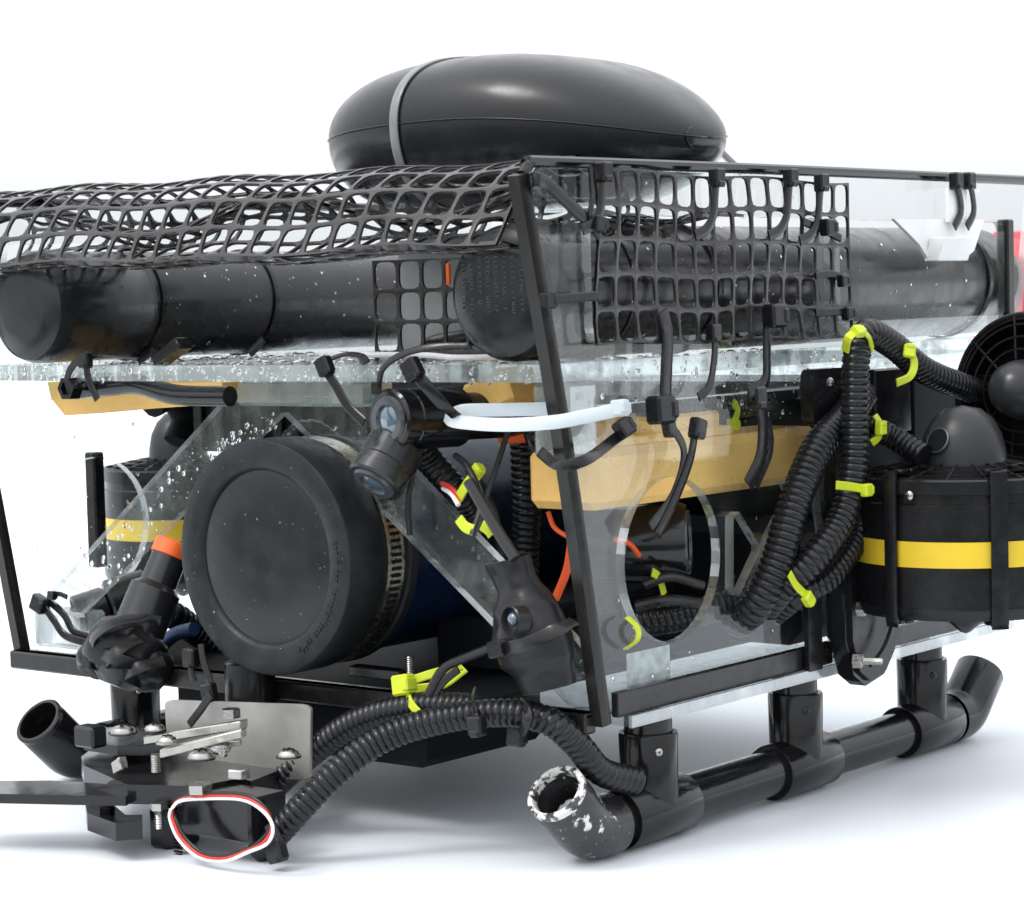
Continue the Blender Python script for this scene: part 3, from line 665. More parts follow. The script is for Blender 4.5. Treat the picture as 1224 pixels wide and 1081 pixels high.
mb = MB().tube(spline(AX(3.2, (1062, 722), (1066, 745), (1056, 775), (1040, 796)), .2), .13, 8); tag(build('thin_cable', mb, 'black_wire'), 'thin black cable hanging beside the paddle bracket', 'cable')
# left outside thruster seen through the acrylic
T3, _ = thruster(A(216, 622, x=-52.5), (0, 0, 1), 5.6, 8.0, 'yellow-banded thruster beyond the left panel, seen through wet acrylic')
mb = MB().box((-49.6, 7.6, 4.5), (-48.6, 8.6, 12.4)); tag(build('bracket', mb, 'plastic_black'), 'black upright strip beside the left thruster', 'bracket')
mb = MB().tube(spline([A(180, 480, x=-47), A(205, 470, x=-47), A(225, 500, x=-47), A(215, 530, x=-47)], .3), 1.2, 12); tag(build('cable_bundle', mb, 'interior_black'), 'dark cable bundle under the left end of the shelf', 'cable')

# ------------------------------------------------------------------ skids
ZG = -8.3
def skid(xc, label, ys, y0, y1, wear):
    t = thing('pipe_skid', (xc, (y0+y1)/2, ZG), label, 'skid', 'pipe skids'); r, rt = 1.36, 1.68; zc = ZG+rt
    build('runner_pipe', MB().lathe([(0, r), (y1-y0, r)], (xc, y0, zc), (0, 1, 0), 40), 'black_pipe', t)
    for i, y in enumerate(ys):
        tt = build('tee', MB().lathe([(-3.0, r*.9), (-3.0, rt-.05), (-2.9, rt), (2.9, rt), (3.0, rt-.05), (3.0, r*.9)], (xc, y, zc), (0, 1, 0), 44), 'black_pipe', t)
        build('tee_socket', MB().lathe([(0, rt*.95), (4.4, rt), (4.5, rt-.05), (4.5, r*1.03), (3.9, r*1.02)], (xc, y, zc), (0, 0, 1), 44, caps=False), 'black_pipe', tt)
        build('leg', MB().lathe([(1, r), (-zc-1.0, r)], (xc, y, zc), (0, 0, 1), 36), 'black_pipe', t)
        a = Matrix.Rotation(math.radians(-35), 3, 'Z') @ V((1, 0, 0))
        screw(V((xc, y, zc+3.6))+a*rt, a, .22, t, 'steel' if i == 0 else 'plastic_gloss')
    for end, yy, sg in (('f', y0, -1), ('b', y1, 1)):
        c = V((xc, yy, zc)); d1 = V((0, sg, 0)); d2 = V((0, sg*.72, .69)).normalized(); pts = [c-d1*1.2, c-d1*.1]
        for k in range(1, 8):
            s_ = k/8; pts.append(c+d1*(1.7*(s_-.5*s_*s_)*1.0)+d2*(1.7*.5*s_*s_*1.0))
        e = pts[-1]
        pts += [e+d2*.5, e+d2*3.0, e+d2*3.1]
        rr = [rt]*(len(pts)-1)+[rt-.06]
        mb = MB().tube(pts, rr, 44, caps=False)
        # hollow mouth
        m_ = pts[-1]; mb.lathe([(0, rt-.06), (.02, rt-.12), (0, r*1.02), (-.1, r), (-3.2, r*.98), (-3.2, .01)], m_, d2, 44, caps=False)
        build('elbow', mb, 'scuffed_pipe' if wear and end == 'f' else 'black_pipe', t)
        if end == 'f':
            build('lip', MB().lathe([(-.35, rt+.01), (-.02, rt+.012), (.05, rt-.1), (.04, r*1.03), (-.1, r*.99), (-.5, r*.975)], m_, d2, 44, caps=False), 'scuffed_rim' if wear else 'black_pipe', t)
            mb = MB()
            for k in range(5): mb.ball(m_-d2*2.4+V((rnd.uniform(-.6, .6), rnd.uniform(-.5, .5), rnd.uniform(-.5, .5))), .42, .35, .5, 10, lump=.4)
            build('end_plug', mb, 'paper_label' if wear else 'scuffed_pipe', t)
    return t
skid(-1.6, 'right black pipe skid with white-scuffed front elbow on the table', (6.2, 21.5, 37.0), 1.2, 41.5, True)
skid(-43.5, 'left black pipe skid, mostly hidden, its front elbow open to the left', (6.0, 21.5, 37.0), 1.2, 41.5, False)

# ------------------------------------------------------------------ cameras and lamps
def can(c, ax, r, L_, label, name='camera_housing', cat='camera', lens=True, tail=None, m='plastic_gloss', grp=None):
    c = V(c); ax = V(ax).normalized(); t = thing(name, c-V((0, 0, r)), label, cat, grp)
    build('body', MB().lathe([(0, r*.72), (.0, r*.92), (-.12, r), (-.75, r), (-.8, r*.95), (-1.2, r*.95), (-1.25, r), (-L_+.2, r), (-L_, r*.9), (-L_, .01)], c, ax, 44), m, t)
    rg = build('lens_ring', MB().lathe([(.02, r*.45), (.16, r*.5), (.16, r*.72), (.0, r*.78)], c, ax, 40, closed=True), 'lens_ring', t)
    build('lens', MB().lathe([(-.05, r*.5), (.05, r*.4), (.12, r*.2), (.14, .01)][::-1][::-1], c, ax, 32), 'lens_glass', t, smooth=80)
    if tail: build('tail_tube', MB().lathe([(-L_-tail[1], tail[0]), (-L_, tail[0])], c, ax, 32), 'plastic_black', t)
    return t
can(A(464, 502, y=-3), (-.12, -1, .02), 1.72, 5.2, 'upper black camera tube with a round glass lens under the shelf front', tail=(1.35, 6))
can(A(447, 578, y=-3.6), (-.10, -.66, -.75), 1.66, 2.7, 'grey metal lamp tilted downward just below the upper camera', 'lamp_housing', 'lamp', m='lamp_grey')
p = A(168, 742, y=-1.5); d = (A(208, 650, y=.5)-A(160, 765, y=-2.2)).normalized()
ll = thing('taped_lamp', p-V((0, 0, 3)), 'left lamp: black cylinder with orange ring, wrapped in tape at its lower end', 'lamp')
c = A(207, 655, y=.6)
build('lamp_body', MB().lathe([(-9.2, 1.0), (-8.8, 1.55), (-7, 1.62), (-2.8, 1.6), (-2.4, 1.15), (0, 1.1)], c, d, 36), 'lamp_grey', ll)
build('orange_ring', MB().lathe([(-1.0, 1.16), (-.95, 1.24), (-.1, 1.24), (0, 1.1)], c+d*.4, d, 36, closed=True), 'orange_plastic', ll)
mb = MB().ball(A(150, 772, y=-2.4), 2.5, 2.2, 2.1, 44, lump=.28, sc=.8).ball(A(118, 785, y=-2.8), 1.5, 1.3, 1.3, 30, lump=.25, sc=1.1).ball(A(178, 795, y=-1.8), 1.5, 1.4, 1.5, 30, lump=.25, sc=1.0)
build('tape_wrap', mb, 'tape_black', ll, smooth=80)
mb = MB()
for (a_, b_), y_ in zip((((108, 760), (165, 742)), ((112, 778), (178, 800)), ((120, 800), (168, 765)), ((140, 812), (196, 790))), (-4.2, -4.5, -4.4, -3.8)):
    q = [A(*a_, y=y_+.8), (A(*a_, y=y_)+A(*b_, y=y_))/2+V((0, -.5, .15)), A(*b_, y=y_+1.2)]
    mb.ribbon(spline(q, .3), (0, -1, .2), .75, .14)
build('tape_strip', mb, 'tape_black', ll, smooth=50)
mb = MB().lathe([(-2.2, .9), (-2, 1.2), (0, 1.3), (.1, 1.1), (-.2, .9), (-.2, .01)], A(92, 735, y=3.5), (-.5, -.8, -.3), 30).lathe([(-5, 1.3), (-2.4, 1.5), (-2.2, 1.3)], A(92, 735, y=3.5), (-.5, -.8, -.3), 30)
tag(build('lamp_housing', mb, 'lamp_grey'), 'small grey lamp behind the acrylic in the lower left corner', 'lamp')
rl = thing('taped_lamp', A(640, 800, y=-1.5), 'right lamp bundled in black tape in front of the diagonal acrylic brace', 'lamp')
def blob(prof, c0, ax, ydir, n=44, lump=.12):
    """wrapped body: stations along an axis with two radii, surface folded by noise"""
    mb = MB(); P = []; ax = V(ax).normalized(); a = V(ydir); a = (a-ax*a.dot(ax)).normalized(); b = ax.cross(a)
    st = []
    for i in range(len(prof)-1):
        for k in range(6): st.append([prof[i][j]+(prof[i+1][j]-prof[i][j])*(k/6)**1.0 for j in range(4)])
    st.append(list(prof[-1]))
    for (h, ra, rb, off) in st:
        for k in range(n):
            t = 2*math.pi*k/n; q = V(c0)+ax*h+b*off+a*math.cos(t)*ra+b*math.sin(t)*rb
            nn = (noise.noise(q*.55)*1.0+noise.noise(q*1.3)*.5+(1-abs(noise.noise(q*.9+V((3, 1, 7)))))*.6)*lump
            P.append(q+(a*math.cos(t)+b*math.sin(t))*nn*2.2)
    m = len(st); mb.add(P, [(i*n+k, i*n+(k+1) % n, (i+1)*n+(k+1) % n, (i+1)*n+k) for i in range(m-1) for k in range(n)]+[tuple(range(n))[::-1], tuple((m-1)*n+k for k in range(n))]); return mb
c = A(612, 668, y=-2.4); e = A(650, 822, y=-2.0); ax = (e-c); Ln = ax.length
mb = blob([(0, 1.0, 1.25, .3), (.8, 1.0, 1.2, .15), (1.6, 1.0, 1.25, .0), (2.6, 1.4, 1.85, .0), (4.0, 1.75, 2.15, .0), (5.6, 1.6, 2.1, -.1), (6.2, 1.3, 1.7, -.3), (7.2, 1.2, 1.4, -.4), (Ln, .8, 1.0, -.4)], c, ax, (0, -1, 0), lump=.075)
build('tape_wrap', mb, 'tape_black', rl, smooth=80)
c = A(610, 742, y=-4.4); build('lens_ring', MB().lathe([(-.8, .8), (0, .78), (.06, .7), (-.25, .6), (-.25, .01)], c, (-.2, -.95, .1), 30), 'tape_black', rl)
build('lens', MB().ball(c+V((.05, .2, .05)), .36, .26, .36, 20), 'lens_glass', rl, smooth=180)
mb = MB().tube(spline(AY(-4.2, (616, 668), (598, 640), (580, 610), (560, 575)), .3), .33, 10); tag(build('thin_cable', mb, 'black_wire'), 'black cable running up the brace from the right taped lamp', 'cable')
mb = MB().tube(spline(AY(-4.4, (600, 770), (560, 785), (530, 800), (512, 830)), .3), .26, 10); tag(build('thin_cable', mb, 'hose_black'), 'thick black cable leaving the right taped lamp to the lower left', 'cable')
mb = MB().tube(spline(AY(-1.2, (492, 530), (494, 560), (488, 600), (490, 640)), .3), .16, 8); tag(build('thin_cable', mb, 'black_wire'), 'thin black wire hanging below the upper camera', 'cable')
mb = MB().tube(spline(AY(1.5, (612, 500), (598, 545), (580, 600), (572, 640)), .3), .16, 8); tag(build('thin_cable', mb, 'black_wire'), 'thin black wire in front of the blue tube', 'cable')
mb = MB().tube(spline([A(655, 612, y=3), A(664, 632, y=3), A(690, 648, y=3)], .2), .14, 8).tube(spline(AY(3, (684, 640), (678, 680), (664, 716)), .3), .24, 8); tag(build('thin_cable', mb, 'orange_wire'), 'bright orange wire hanging behind the right black edge strip', 'cable')
for pts_, r_, m_, lb_ in (
    ([A(770, 700, y=9), A(800, 690, y=10), A(840, 700, y=12)], .28, 'black_wire', 'thin black cable crossing low inside the round hole'),
    ([A(735, 645, y=7), A(752, 650, y=8), A(764, 664, y=9)], .16, 'orange_wire', 'orange wire curling inside the round hole'),
    ([A(760, 725, y=8), A(800, 718, y=9), A(846, 724, y=11)], .35, 'hose_black', 'black cable above the ribbed hose inside the round hole'),
    ([A(560, 560, y=6), A(590, 610, y=7), A(600, 670, y=8), A(620, 730, y=8)], .3, 'black_wire', 'black cable falling behind the brace beside the upright hose'),
    ([A(528, 578, y=-.2), A(540, 584, y=-.6), A(552, 598, y=-.8)], .14, 'red_wire', 'short red wire at the end of the hose below the upper camera'),
    ([A(530, 584, y=-.2), A(540, 591, y=-.6), A(548, 604, y=-.8)], .14, 'white_wire', 'short white wire at the end of the hose below the upper camera'),
    ([A(565, 640, y=-3.4), A(575, 600, y=-2.6), A(560, 560, y=-1.6), A(545, 545, y=-.5)], .2, 'black_wire', 'thin black cable beside the brace running up to the short hose')):
    tag(build('thin_cable', MB().tube(spline(pts_, .25), r_, 10), m_), lb_, 'cable')
mb = MB().lathe([(-.5, .9), (-.4, 1.05), (.5, 1.05), (.6, .7)], A(616, 519, y=7), (0, 0, 1), 28); tag(build('orange_fitting', mb, 'orange_plastic'), 'orange fitting on the upright hose inside the frame', 'fitting')
mb = MB().obox(A(536, 328, y=3), V((.13, 0, 0)), V((0, .1, 0)), V((0, 0, .6))); tag(build('orange_marker', mb, 'orange_plastic'), 'small orange marker beside the lettered float cap', 'marker')
mb = MB().lathe([(-.5, 1.05), (.6, 1.05), (.7, .8), (.5, .55), (.3, .01)][::-1][::-1], A(652, 520, y=.2), (0, -1, 0), 8); mb.lathe([(.5, .9), (.65, .85), (.65, .6), (.5, .5)], A(652, 520, y=.2), (0, -1, 0), 30, closed=True)
tag(build('cable_gland', mb, 'plastic_gloss'), 'black eight-sided cable gland beside the right edge strip below the white tie', 'fitting')
mb = MB().lathe([(0, .75), (.8, .75), (.8, .45), (.3, .4), (.3, .01)], A(90, 464, y=-2.8), (0, -1, 0), 6); mb.tube(spline(AY(-1.6, (92, 466), (130, 462), (165, 460), (210, 472), (275, 474)), .3), [.0+.85]*1 if False else .62, 14)
tag(build('thin_cable', mb, 'plastic_gloss'), 'thick black cable and fitting hanging under the left end of the shelf', 'cable')
# things lying on the shelf between the float tubes
mb = MB().tube(spline([V((-27, 9, 18.8)), V((-24, 5, 19.0)), V((-20, 3, 19.1)), V((-16, 4.5, 19.0)), V((-12, 3, 18.9)), V((-9, 5, 18.9))], .1), .18, 10)
tag(build('thin_cable', mb, 'white_wire'), 'cream cable looping across the shelf between the float tubes', 'cable')
mb = MB().tube(spline([V((-24, 14, 19.2)), V((-20, 11, 19.6)), V((-15, 11, 20.0)), V((-10, 12, 19.4))], .1), .55, 12)
tag(build('thin_cable', mb, 'hose_black'), 'thick dark cable low behind the small upright net', 'cable')
mb = MB(); 
mb.obox(A(205, 421, y=2), V((1.2, 0, .6)), V((0, .6, 0)), V((-.2, 0, .35)))
tag(build('tie_end', mb, 'tie_black'), 'loose black tie end on the shelf below the left float tube', 'cable tie')
# white guide bracket
wb = thing('white_bracket', (-1, 36, 24), 'folded white plastic bracket hanging from the top rod above the right float', 'bracket')
q = P2((1100, 262), (1135, 262), (1170, 268), (1158, 300), (1120, 310), (1100, 308), (1060, 262))
build('flap', MB().prism(P2((1062, 262), (1170, 263), (1158, 300), (1148, 309), (1103, 310), (1092, 292)), [], (.4, 0, 0), (0, 1, 0), (0, 0, 1), .25), 'white_plastic', wb, smooth=0)
build('tab', MB().prism(P2((1122, 225), (1144, 225), (1144, 266), (1122, 266)), [], (.7, 0, 0), (0, 1, 0), (0, 0, 1), .25), 'white_plastic', wb, smooth=0)
build('fold', MB().obox(A(1135, 298, x=.9), V((.5, 0, 0)), V((0, 2.0, 0)), V((.25, 0, .75)), ch=.05), 'white_plastic', wb, smooth=0)

# ------------------------------------------------------------------ gripper
gz = -4.4
G = lambda u, v, z=gz: A(u, v, z=z)
def plate(pts, z, th, name, m, par):
    q = [(p.x, p.y) for p in (A(u, v, z=z) for u, v in pts)]
    return build(name, MB().prism(q, [], (0, 0, z), (1, 0, 0), (0, 1, 0), th), m, par, smooth=0)
gp = thing('gripper', (-26, -8, -8), 'mechanical gripper with black plates, aluminium links and shiny dome screws at lower left', 'gripper')
plate(((97, 905), (118, 888), (165, 893), (195, 912), (240, 908), (300, 912), (362, 900), (366, 908), (300, 934), (288, 930), (236, 940), (152, 938), (100, 915)), gz, 1.1, 'base_link_plate', 'plastic_gloss', gp)
plate(((98, 876), (118, 870), (190, 868), (205, 880), (196, 892), (140, 892), (100, 886)), gz+1.1, .55, 'upper_link_plate', 'plastic_gloss', gp)
plate(((-60, 934), (60, 933), (125, 937), (165, 944), (150, 952), (100, 951), (-60, 948)), gz-.5, .55, 'jaw', 'plastic_gloss', gp)
mbp = [A(104, 950, y=-12), A(140, 962, y=-12), A(168, 975, y=-12)]
zc_ = A(110, 970, y=-12).z
plate(((102, 962), (118, 955), (138, 964), (150, 974), (170, 974), (170, 982), (138, 984), (104, 972)), -6.1, 1.0, 'claw', 'plastic_gloss', gp)
build('claw_post', MB().lathe([(0, .45), (1.2, .45)], A(128, 966, z=-6.1), (0, 0, 1), 14), 'plastic_black', gp)
build('hinge_block', MB().obox(A(108, 880, y=-9.8), V((.85, 0, 0)), V((0, .6, 0)), V((0, 0, .62))), 'plastic_gloss', gp)
th_ = []
rp = rrect(0, 0, 1, 1, .07, 4)
cs = [A(199, 836, y=-4.2), A(374, 842, y=-4.2), A(373, 932, y=-4.2), A(205, 925, y=-4.2)]
pp = []
for s_, t_ in rp:
    q = (cs[3]*(1-s_)+cs[2]*s_)*(1-t_)+(cs[0]*(1-s_)+cs[1]*s_)*t_; pp.append((q.x, q.z))
build('metal_plate', MB().prism(pp, [], (0, -4.2, 0), (1, 0, 0), (0, 0, 1), -.18), 'brushed_plate', gp, smooth=0)
def bar(p0, p1, w_, t_, name, m):
    p0, p1 = V(p0), V(p1); d_ = (p1-p0); sdv = V((0, 0, 1)).cross(d_).normalized()
    return build(name, MB().obox((p0+p1)/2, d_/2, sdv*w_/2, V((0, 0, t_/2))), m, gp)
bar(A(176, 884, y=-10), A(292, 866, y=-8.2), .9, .5, 'link_bar', 'aluminium_bar')
bar(A(194, 900, y=-11.3), A(292, 876, y=-9.2), .85, .5, 'link_bar', 'aluminium_bar')
bar(A(218, 893, y=-10.2), A(288, 888, y=-8.8), .4, .3, 'link_bar', 'aluminium_bar')
for (u, v), y_, r_ in zip(((147, 875), (185, 872), (200, 886), (240, 905), (345, 903)), (-10.6, -10, -11.4, -12, -9.4), (.72, .58, .55, .72, .6)):
    c = A(u, v, y=y_); screw(c, (0, 0, 1), r_, gp, name='dome_screw')
    build('washer', MB().lathe([(-.12, r_*1.15), (-.02, r_*1.15)], c, (0, 0, 1), 24), 'plastic_gloss' if r_ > .56 else 'steel', gp)
for (u, v), y_, L_ in (((186, 912), -11, 1.0), ((190, 975), -11.6, 1.4)):
    c = A(u, v, y=y_); pr_ = [(h/20*L_, .22 if h % 2 else .27) for h in range(21)]; build('threaded_post', MB().lathe(pr_, c-V((0, 0, L_/2)), (0, 0, 1), 14), 'steel', gp)
build('nut', MB().lathe([(0, .5), (.4, .5)], A(190, 968, y=-11.6), (0, 0, 1), 6), 'steel', gp)
build('nut', MB().lathe([(0, .55), (.5, .55)], A(276, 858, y=-8.4), (0, 0, 1), 6), 'steel', gp)
build('nut', MB().lathe([(0, .7), (.5, .75)], A(238, 948, y=-12.2), (0, 0, 1), 6), 'steel', gp)
build('ball_joint', MB().ball(A(262, 893, y=-9.6), .75, .6, .45, 18), 'steel', gp); build('ball_joint', MB().lathe([(0, .32), (.25, .36), (.25, .16), (.1, .1)], A(269, 898, y=-10.2), (-.2, -1, 0), 18), 'steel', gp)
build('bracket_tab', MB().obox(A(143, 915, y=-12.0), V((.35, 0, .2)), V((0, .3, 0)), V((-.1, 0, .35))), 'steel', gp)
build('fastener', MB().obox(A(286, 925, y=-12), V((.4, .1, 0)), V((0, .4, 0)), V((0, 0, .25))), 'steel', gp)
# servo hanging under the gripper
sv = thing('servo', A(250, 1020, y=-9), 'black servo motor box hanging below the gripper with a wire loop in front', 'servo')
s0, s1 = A(212, 942, y=-10.5), A(302, 1006, y=-10.5)
build('case', MB().obox(((s0.x+s1.x)/2, -9.2, (s0.z+s1.z)/2-.1), V(((s1.x-s0.x)/2, 0, 0)), V((0, 1.5, 0)), V((0, 0, (s0.z-s1.z)/2+.1)), ch=.06), 'plastic_gloss', sv)
q0, q1 = A(188, 955, y=-9.5), A(214, 1018, y=-9.5)
build('ribbed_side', MB().obox(((q0.x+q1.x)/2, -9.0, (q0.z+q1.z)/2), V(((q1.x-q0.x)/2+.1, 0, 0)), V((0, 1.4, 0)), V((0, 0, (q0.z-q1.z)/2)), ch=.3), 'plastic_black', sv)
mb = MB()
for k in range(16): mb.obox((s0.x+.02, -10.62, q0.z-.2-k*.19), V((.30, 0, 0)), V((0, .09, 0)), V((0, 0, .045)))
build('ribs', mb, 'plastic_black', sv, kind='stuff')
def wire(k, m, lab):
    base = ((206, 966), (214, 957), (240, 952), (290, 953), (316, 968), (325, 988), (316, 1006), (296, 1017), (268, 1026), (240, 1022), (218, 1003), (207, 980), (205, 968))
    tw = (0, -.3, -1, -1, -.6, .2, 1, .6, 1, 1, 1, .8, .2)      # the flat cable twists on its way round
    cx, cy = 265, 988; pts = []
    for (u, v), q in zip(base, tw):
        o_ = 1+.085*k*q; pts.append(A(cx+(u-cx)*o_, cy+(v-cy)*o_, y=-12.2-.25*k*(1-abs(q))))
    tag(build('wire', MB().tube(spline(pts, .2), .095, 8), m, smooth=60), lab, 'wire', 'servo wire loop')
wire(1, 'white_wire', 'white wire, outermost strand of the loop in front of the servo')
wire(0, 'red_wire', 'red wire, middle strand of the loop in front of the servo')
wire(-1, 'black_wire', 'black wire, innermost strand of the loop in front of the servo')
mb = MB().lathe([(0, 1.5), (2.8, 1.5), (2.9, 1.3)], A(300, 848, y=-2), (0, 0, 1), 24); tag(build('gripper_mount', mb, 'plastic_black'), 'short black round mount behind the gripper plate', 'mount')

# ------------------------------------------------------------------ cable ties
TIES = 0
def tie(label, paths, nrm, head, w_=.6, m='tie_black', hs_=None, hdir=None, teeth=False, th=.11, step=.2, grp=None, cat='cable tie'):
    """paths: list of point lists; head: (point, ...) or None"""
    h = V(head) if head is not None else V(paths[0][0]); t = thing('cable_tie', h, label, cat, grp or {'tie_black': 'black cable ties', 'tie_lime': 'lime cable ties', 'tie_white': 'white cable ties'}[m])
    for p in paths: build('strap', MB().ribbon(spline(p, step), nrm, w_, th, teeth=teeth), m, t, smooth=30)
    if head is not None:
        d_ = V(hdir) if hdir is not None else (V(paths[0][1])-V(paths[0][0])); d_.normalize()
        nn = V(nrm(h)) if callable(nrm) else V(nrm); nn = (nn-d_*nn.dot(d_)).normalized(); s_ = d_.cross(nn); k = (hs_ or w_*.78)*.88
        hd = MB().obox(h, d_*k, s_*k*.92, nn*k*.62, ch=.16)
        hd.obox(h+d_*k*.75, d_*k*.35, s_*k*.6, nn*k*.75, ch=.2)
        build('head', hd, m, t)
    return t
FN = (0, -1, .1); SN = (1, 0, .05)
def fy(y, *q): return [A(u, v, y=y) for u, v in q]
def sx(x, *q): return [A(u, v, x=x) for u, v in q]
# top rod, side
for (u, v, dx), lab in zip(((722, 205, 0), (857, 212, 0), (945, 212, 0), (982, 218, 0)), ('first black tie at the near end of the top rod, over the net corner', 'second black tie along the top rod, middle of the side net', 'third black tie along the top rod, left of a close pair', 'fourth black tie on the top rod, at the far corner of the side net')):
    tie(lab, [sx(1.05, (u, v-4), (u-2, v+20), (u-4, v+45), (u-12, v+62), (u-26, v+70))], SN, A(u, v, x=1.1), .62, hs_=.58, hdir=(0, 0, -1))
tie('left one of two adjacent black ties far back on the top rod', [sx(.9, (1142, 214), (1148, 235), (1149, 255), (1141, 272))], SN, A(1143, 216, x=1.0), .6, hs_=.6, hdir=(0, 0, -1), teeth=True)
tie('right one of two adjacent black ties far back on the top rod', [sx(.9, (1158, 214), (1163, 235), (1164, 255), (1156, 272))], SN, A(1158, 216, x=1.0), .6, hs_=.6, hdir=(0, 0, -1), teeth=True)
tie('black tie wrapped diagonally over the top front corner of the side panel', [[A(632, 222, x=-.9), A(640, 214, x=.8), A(655, 220, x=.9), A(685, 248, x=.9), A(712, 272, x=.9)]], SN, A(716, 268, x=1.1), .75, hs_=.5, hdir=(0, 1, -.2))
tie('black tie standing vertically beside the near corner of the side net', [sx(1.0, (706, 200), (708, 235), (706, 262), (716, 285))], SN, None, .35)
tie('black tie clasping the front edge strip half way up beside the lettered float', [sx(.95, (650, 358), (675, 357), (700, 355), (715, 354))], SN, A(655, 360, x=1.0), .5, hs_=.5, hdir=(0, 1, 0))
tie('wide black tie hanging from the side net, nearest the front corner', [sx(1.0, (792, 372), (798, 400), (797, 440), (795, 485))], SN, A(790, 490, x=1.0), 1.0, hs_=.0+.95, hdir=(0, 1, 0))
tie('black tie hanging from the side net, middle one of three over the shelf', [sx(1.0, (855, 400), (854, 430), (848, 462), (835, 475))], SN, A(853, 398, x=1.1), .52, hs_=.55, hdir=(0, 0, -1))
tie('black tie bent under the shelf edge, far one of three below the side net', [sx(1.1, (917, 385), (917, 420), (915, 455), (895, 470))], SN, A(926, 378, x=1.5), .75, hs_=.85, hdir=(0, 1, 0))
tie('black tie from shelf down over the yellow foam block', [sx(.95, (905, 470), (912, 500), (910, 545), (895, 580))], SN, None, 1.0)
tie('black tie behind the far end of the foam, beside the shelf', [sx(.9, (897, 472), (918, 505), (921, 540), (904, 582))], SN, A(905, 475, x=.9), .5, hs_=.7, hdir=(0, 0, -1))
tie('left tie of the pair hanging over the foam block into the round hole', [sx(.9, (800, 505), (818, 540), (806, 590), (778, 630))], SN, A(800, 512, x=1.0), .55, hs_=.5, hdir=(.0, .3, -1))
tie('right toothed tie of the pair hanging over the foam block into the round hole', [sx(1.0, (832, 508), (825, 550), (806, 600), (786, 640))], SN, A(834, 512, x=1.1), .6, hs_=.62, hdir=(0, -.3, -1), teeth=True)
tie('black tie across the lower far corner of the side net', [sx(.9, (975, 374), (1000, 373), (1015, 372))], SN, A(1014, 375, x=1.0), .5, hs_=.5, hdir=(0, 1, 0))
tie('black tie across the far post of the side net, middle height', [sx(.9, (975, 330), (995, 328), (1012, 335))], SN, A(1008, 336, x=1.0), .45, hs_=.45, hdir=(0, 1, 0))
tie('black tie at the top of the far post of the side net', [sx(.9, (960, 265), (985, 275), (1005, 285))], SN, A(990, 272, x=1.1), .5, hs_=.62, hdir=(0, 1, 0))
tie('long black tie curving round the edge strip just below the white tie', [[A(645, 540, y=-3.0), A(668, 556, y=-4.4), A(700, 550, y=-3.8), A(735, 525, x=.9), A(752, 512, x=.8)]], lambda p: (.55, -.8, .1), A(746, 512, x=1.0), .6, hs_=.62, hdir=(0, 1, .3), teeth=True)
# white tie
wy = -5.2
tie('long translucent white tie wrapped round the black edge strip', [[A(533, 497, y=-3.3), A(545, 504, y=-4.0), A(600, 508, y=-4.8), A(660, 505, y=-5.2), A(700, 498, y=-4.8), A(742, 489, y=-3.8)], [A(540, 495, y=-3.0), A(556, 491, y=-2.4), A(600, 490, y=-2.0), A(658, 489, y=-1.6)]], FN, A(741, 488, y=-3.8), .72, 'tie_white', hs_=.52, hdir=(1, 0, .1))
# float tube bands
for T_, cx, cz, Rr, ys_, who in ((LT, -42, 22.35, 3.5, (5.2, 15.5), 'left'), (RT, -4.1, 22.5, 3.68, (45.0, 4.5, 12.5), 'right')):
    for i, yv in enumerate(ys_):
        pts = [V((cx+math.cos(math.radians(a_))*(Rr+.07), yv+.25*math.sin(math.radians(a_)), cz+math.sin(math.radians(a_))*(Rr+.07))) for a_ in range(-90, 271, 15)]
        nm = (('near', 'far') if who == 'left' else ('farthest', 'nearest', 'middle'))[i]
        tie('%s thin black tie girdling the %s float tube' % (nm, who), [pts], lambda p, cx=cx, cz=cz: (p.x-cx, 0, p.z-cz), None, .42 if who == 'left' else .6, th=.12, step=.4)
# front ties
tie('black tie with upright head dangling left of the upper camera', [fy(-4.6, (384, 436), (400, 460), (415, 485), (435, 505))], FN, A(388, 438, y=-4.7), .55, hs_=.58, hdir=(.5, 0, -1))
tie('short black tie loop on the shelf left of the cameras', [[A(384, 434, y=-4.5), A(410, 424, y=-3.4), A(430, 425, y=-2.9), A(438, 434, y=-3)]], (0, -.5, 1), None, .5)
tie('black tie with upright head running down onto the upper camera', [[A(490, 440, y=-5.2), A(510, 462, y=-5.2), A(530, 485, y=-4.8), A(545, 498, y=-4.0)]], FN, A(493, 442, y=-5.3), .72, hs_=.66, hdir=(.6, 0, -1))
tie('toothed black tie arching from the upper camera over the shelf edge', [[A(452, 462, y=-4.4), A(458, 440, y=-4.4), A(480, 424, y=-4.2), A(515, 415, y=-3.8), A(560, 413, y=-3.0)]], (0, -1, .4), A(450, 464, y=-4.4), .4, hs_=.35, hdir=(0, 0, 1), teeth=True)
tie('black toothed tie buckled round the middle of the right taped lamp', [[A(596, 778, y=-5.4), A(630, 770, y=-6.0), A(664, 754, y=-5.6), A(686, 742, y=-4.4)]], FN, A(594, 776, y=-5.6), .75, hs_=.55, hdir=(1, 0, .3), teeth=True)
tie('toothed black tie bound round the left taped lamp', [[A(108, 785, y=-4.2), A(112, 762, y=-5.0), A(135, 745, y=-5.4), A(165, 738, y=-5.0), A(192, 742, y=-4.0)]], FN, A(106, 792, y=-4.3), .55, hs_=.5, hdir=(0, 0, 1), teeth=True)
tie('black double tie with a square head holding the left end of the acrylic brace', [fy(-2.6, (50, 722), (64, 742), (78, 760), (108, 770)), fy(-2.2, (56, 716), (76, 735), (88, 755), (112, 764))], FN, A(47, 722, y=-2.6), .5, hs_=.66, hdir=(1, 0, -.4))
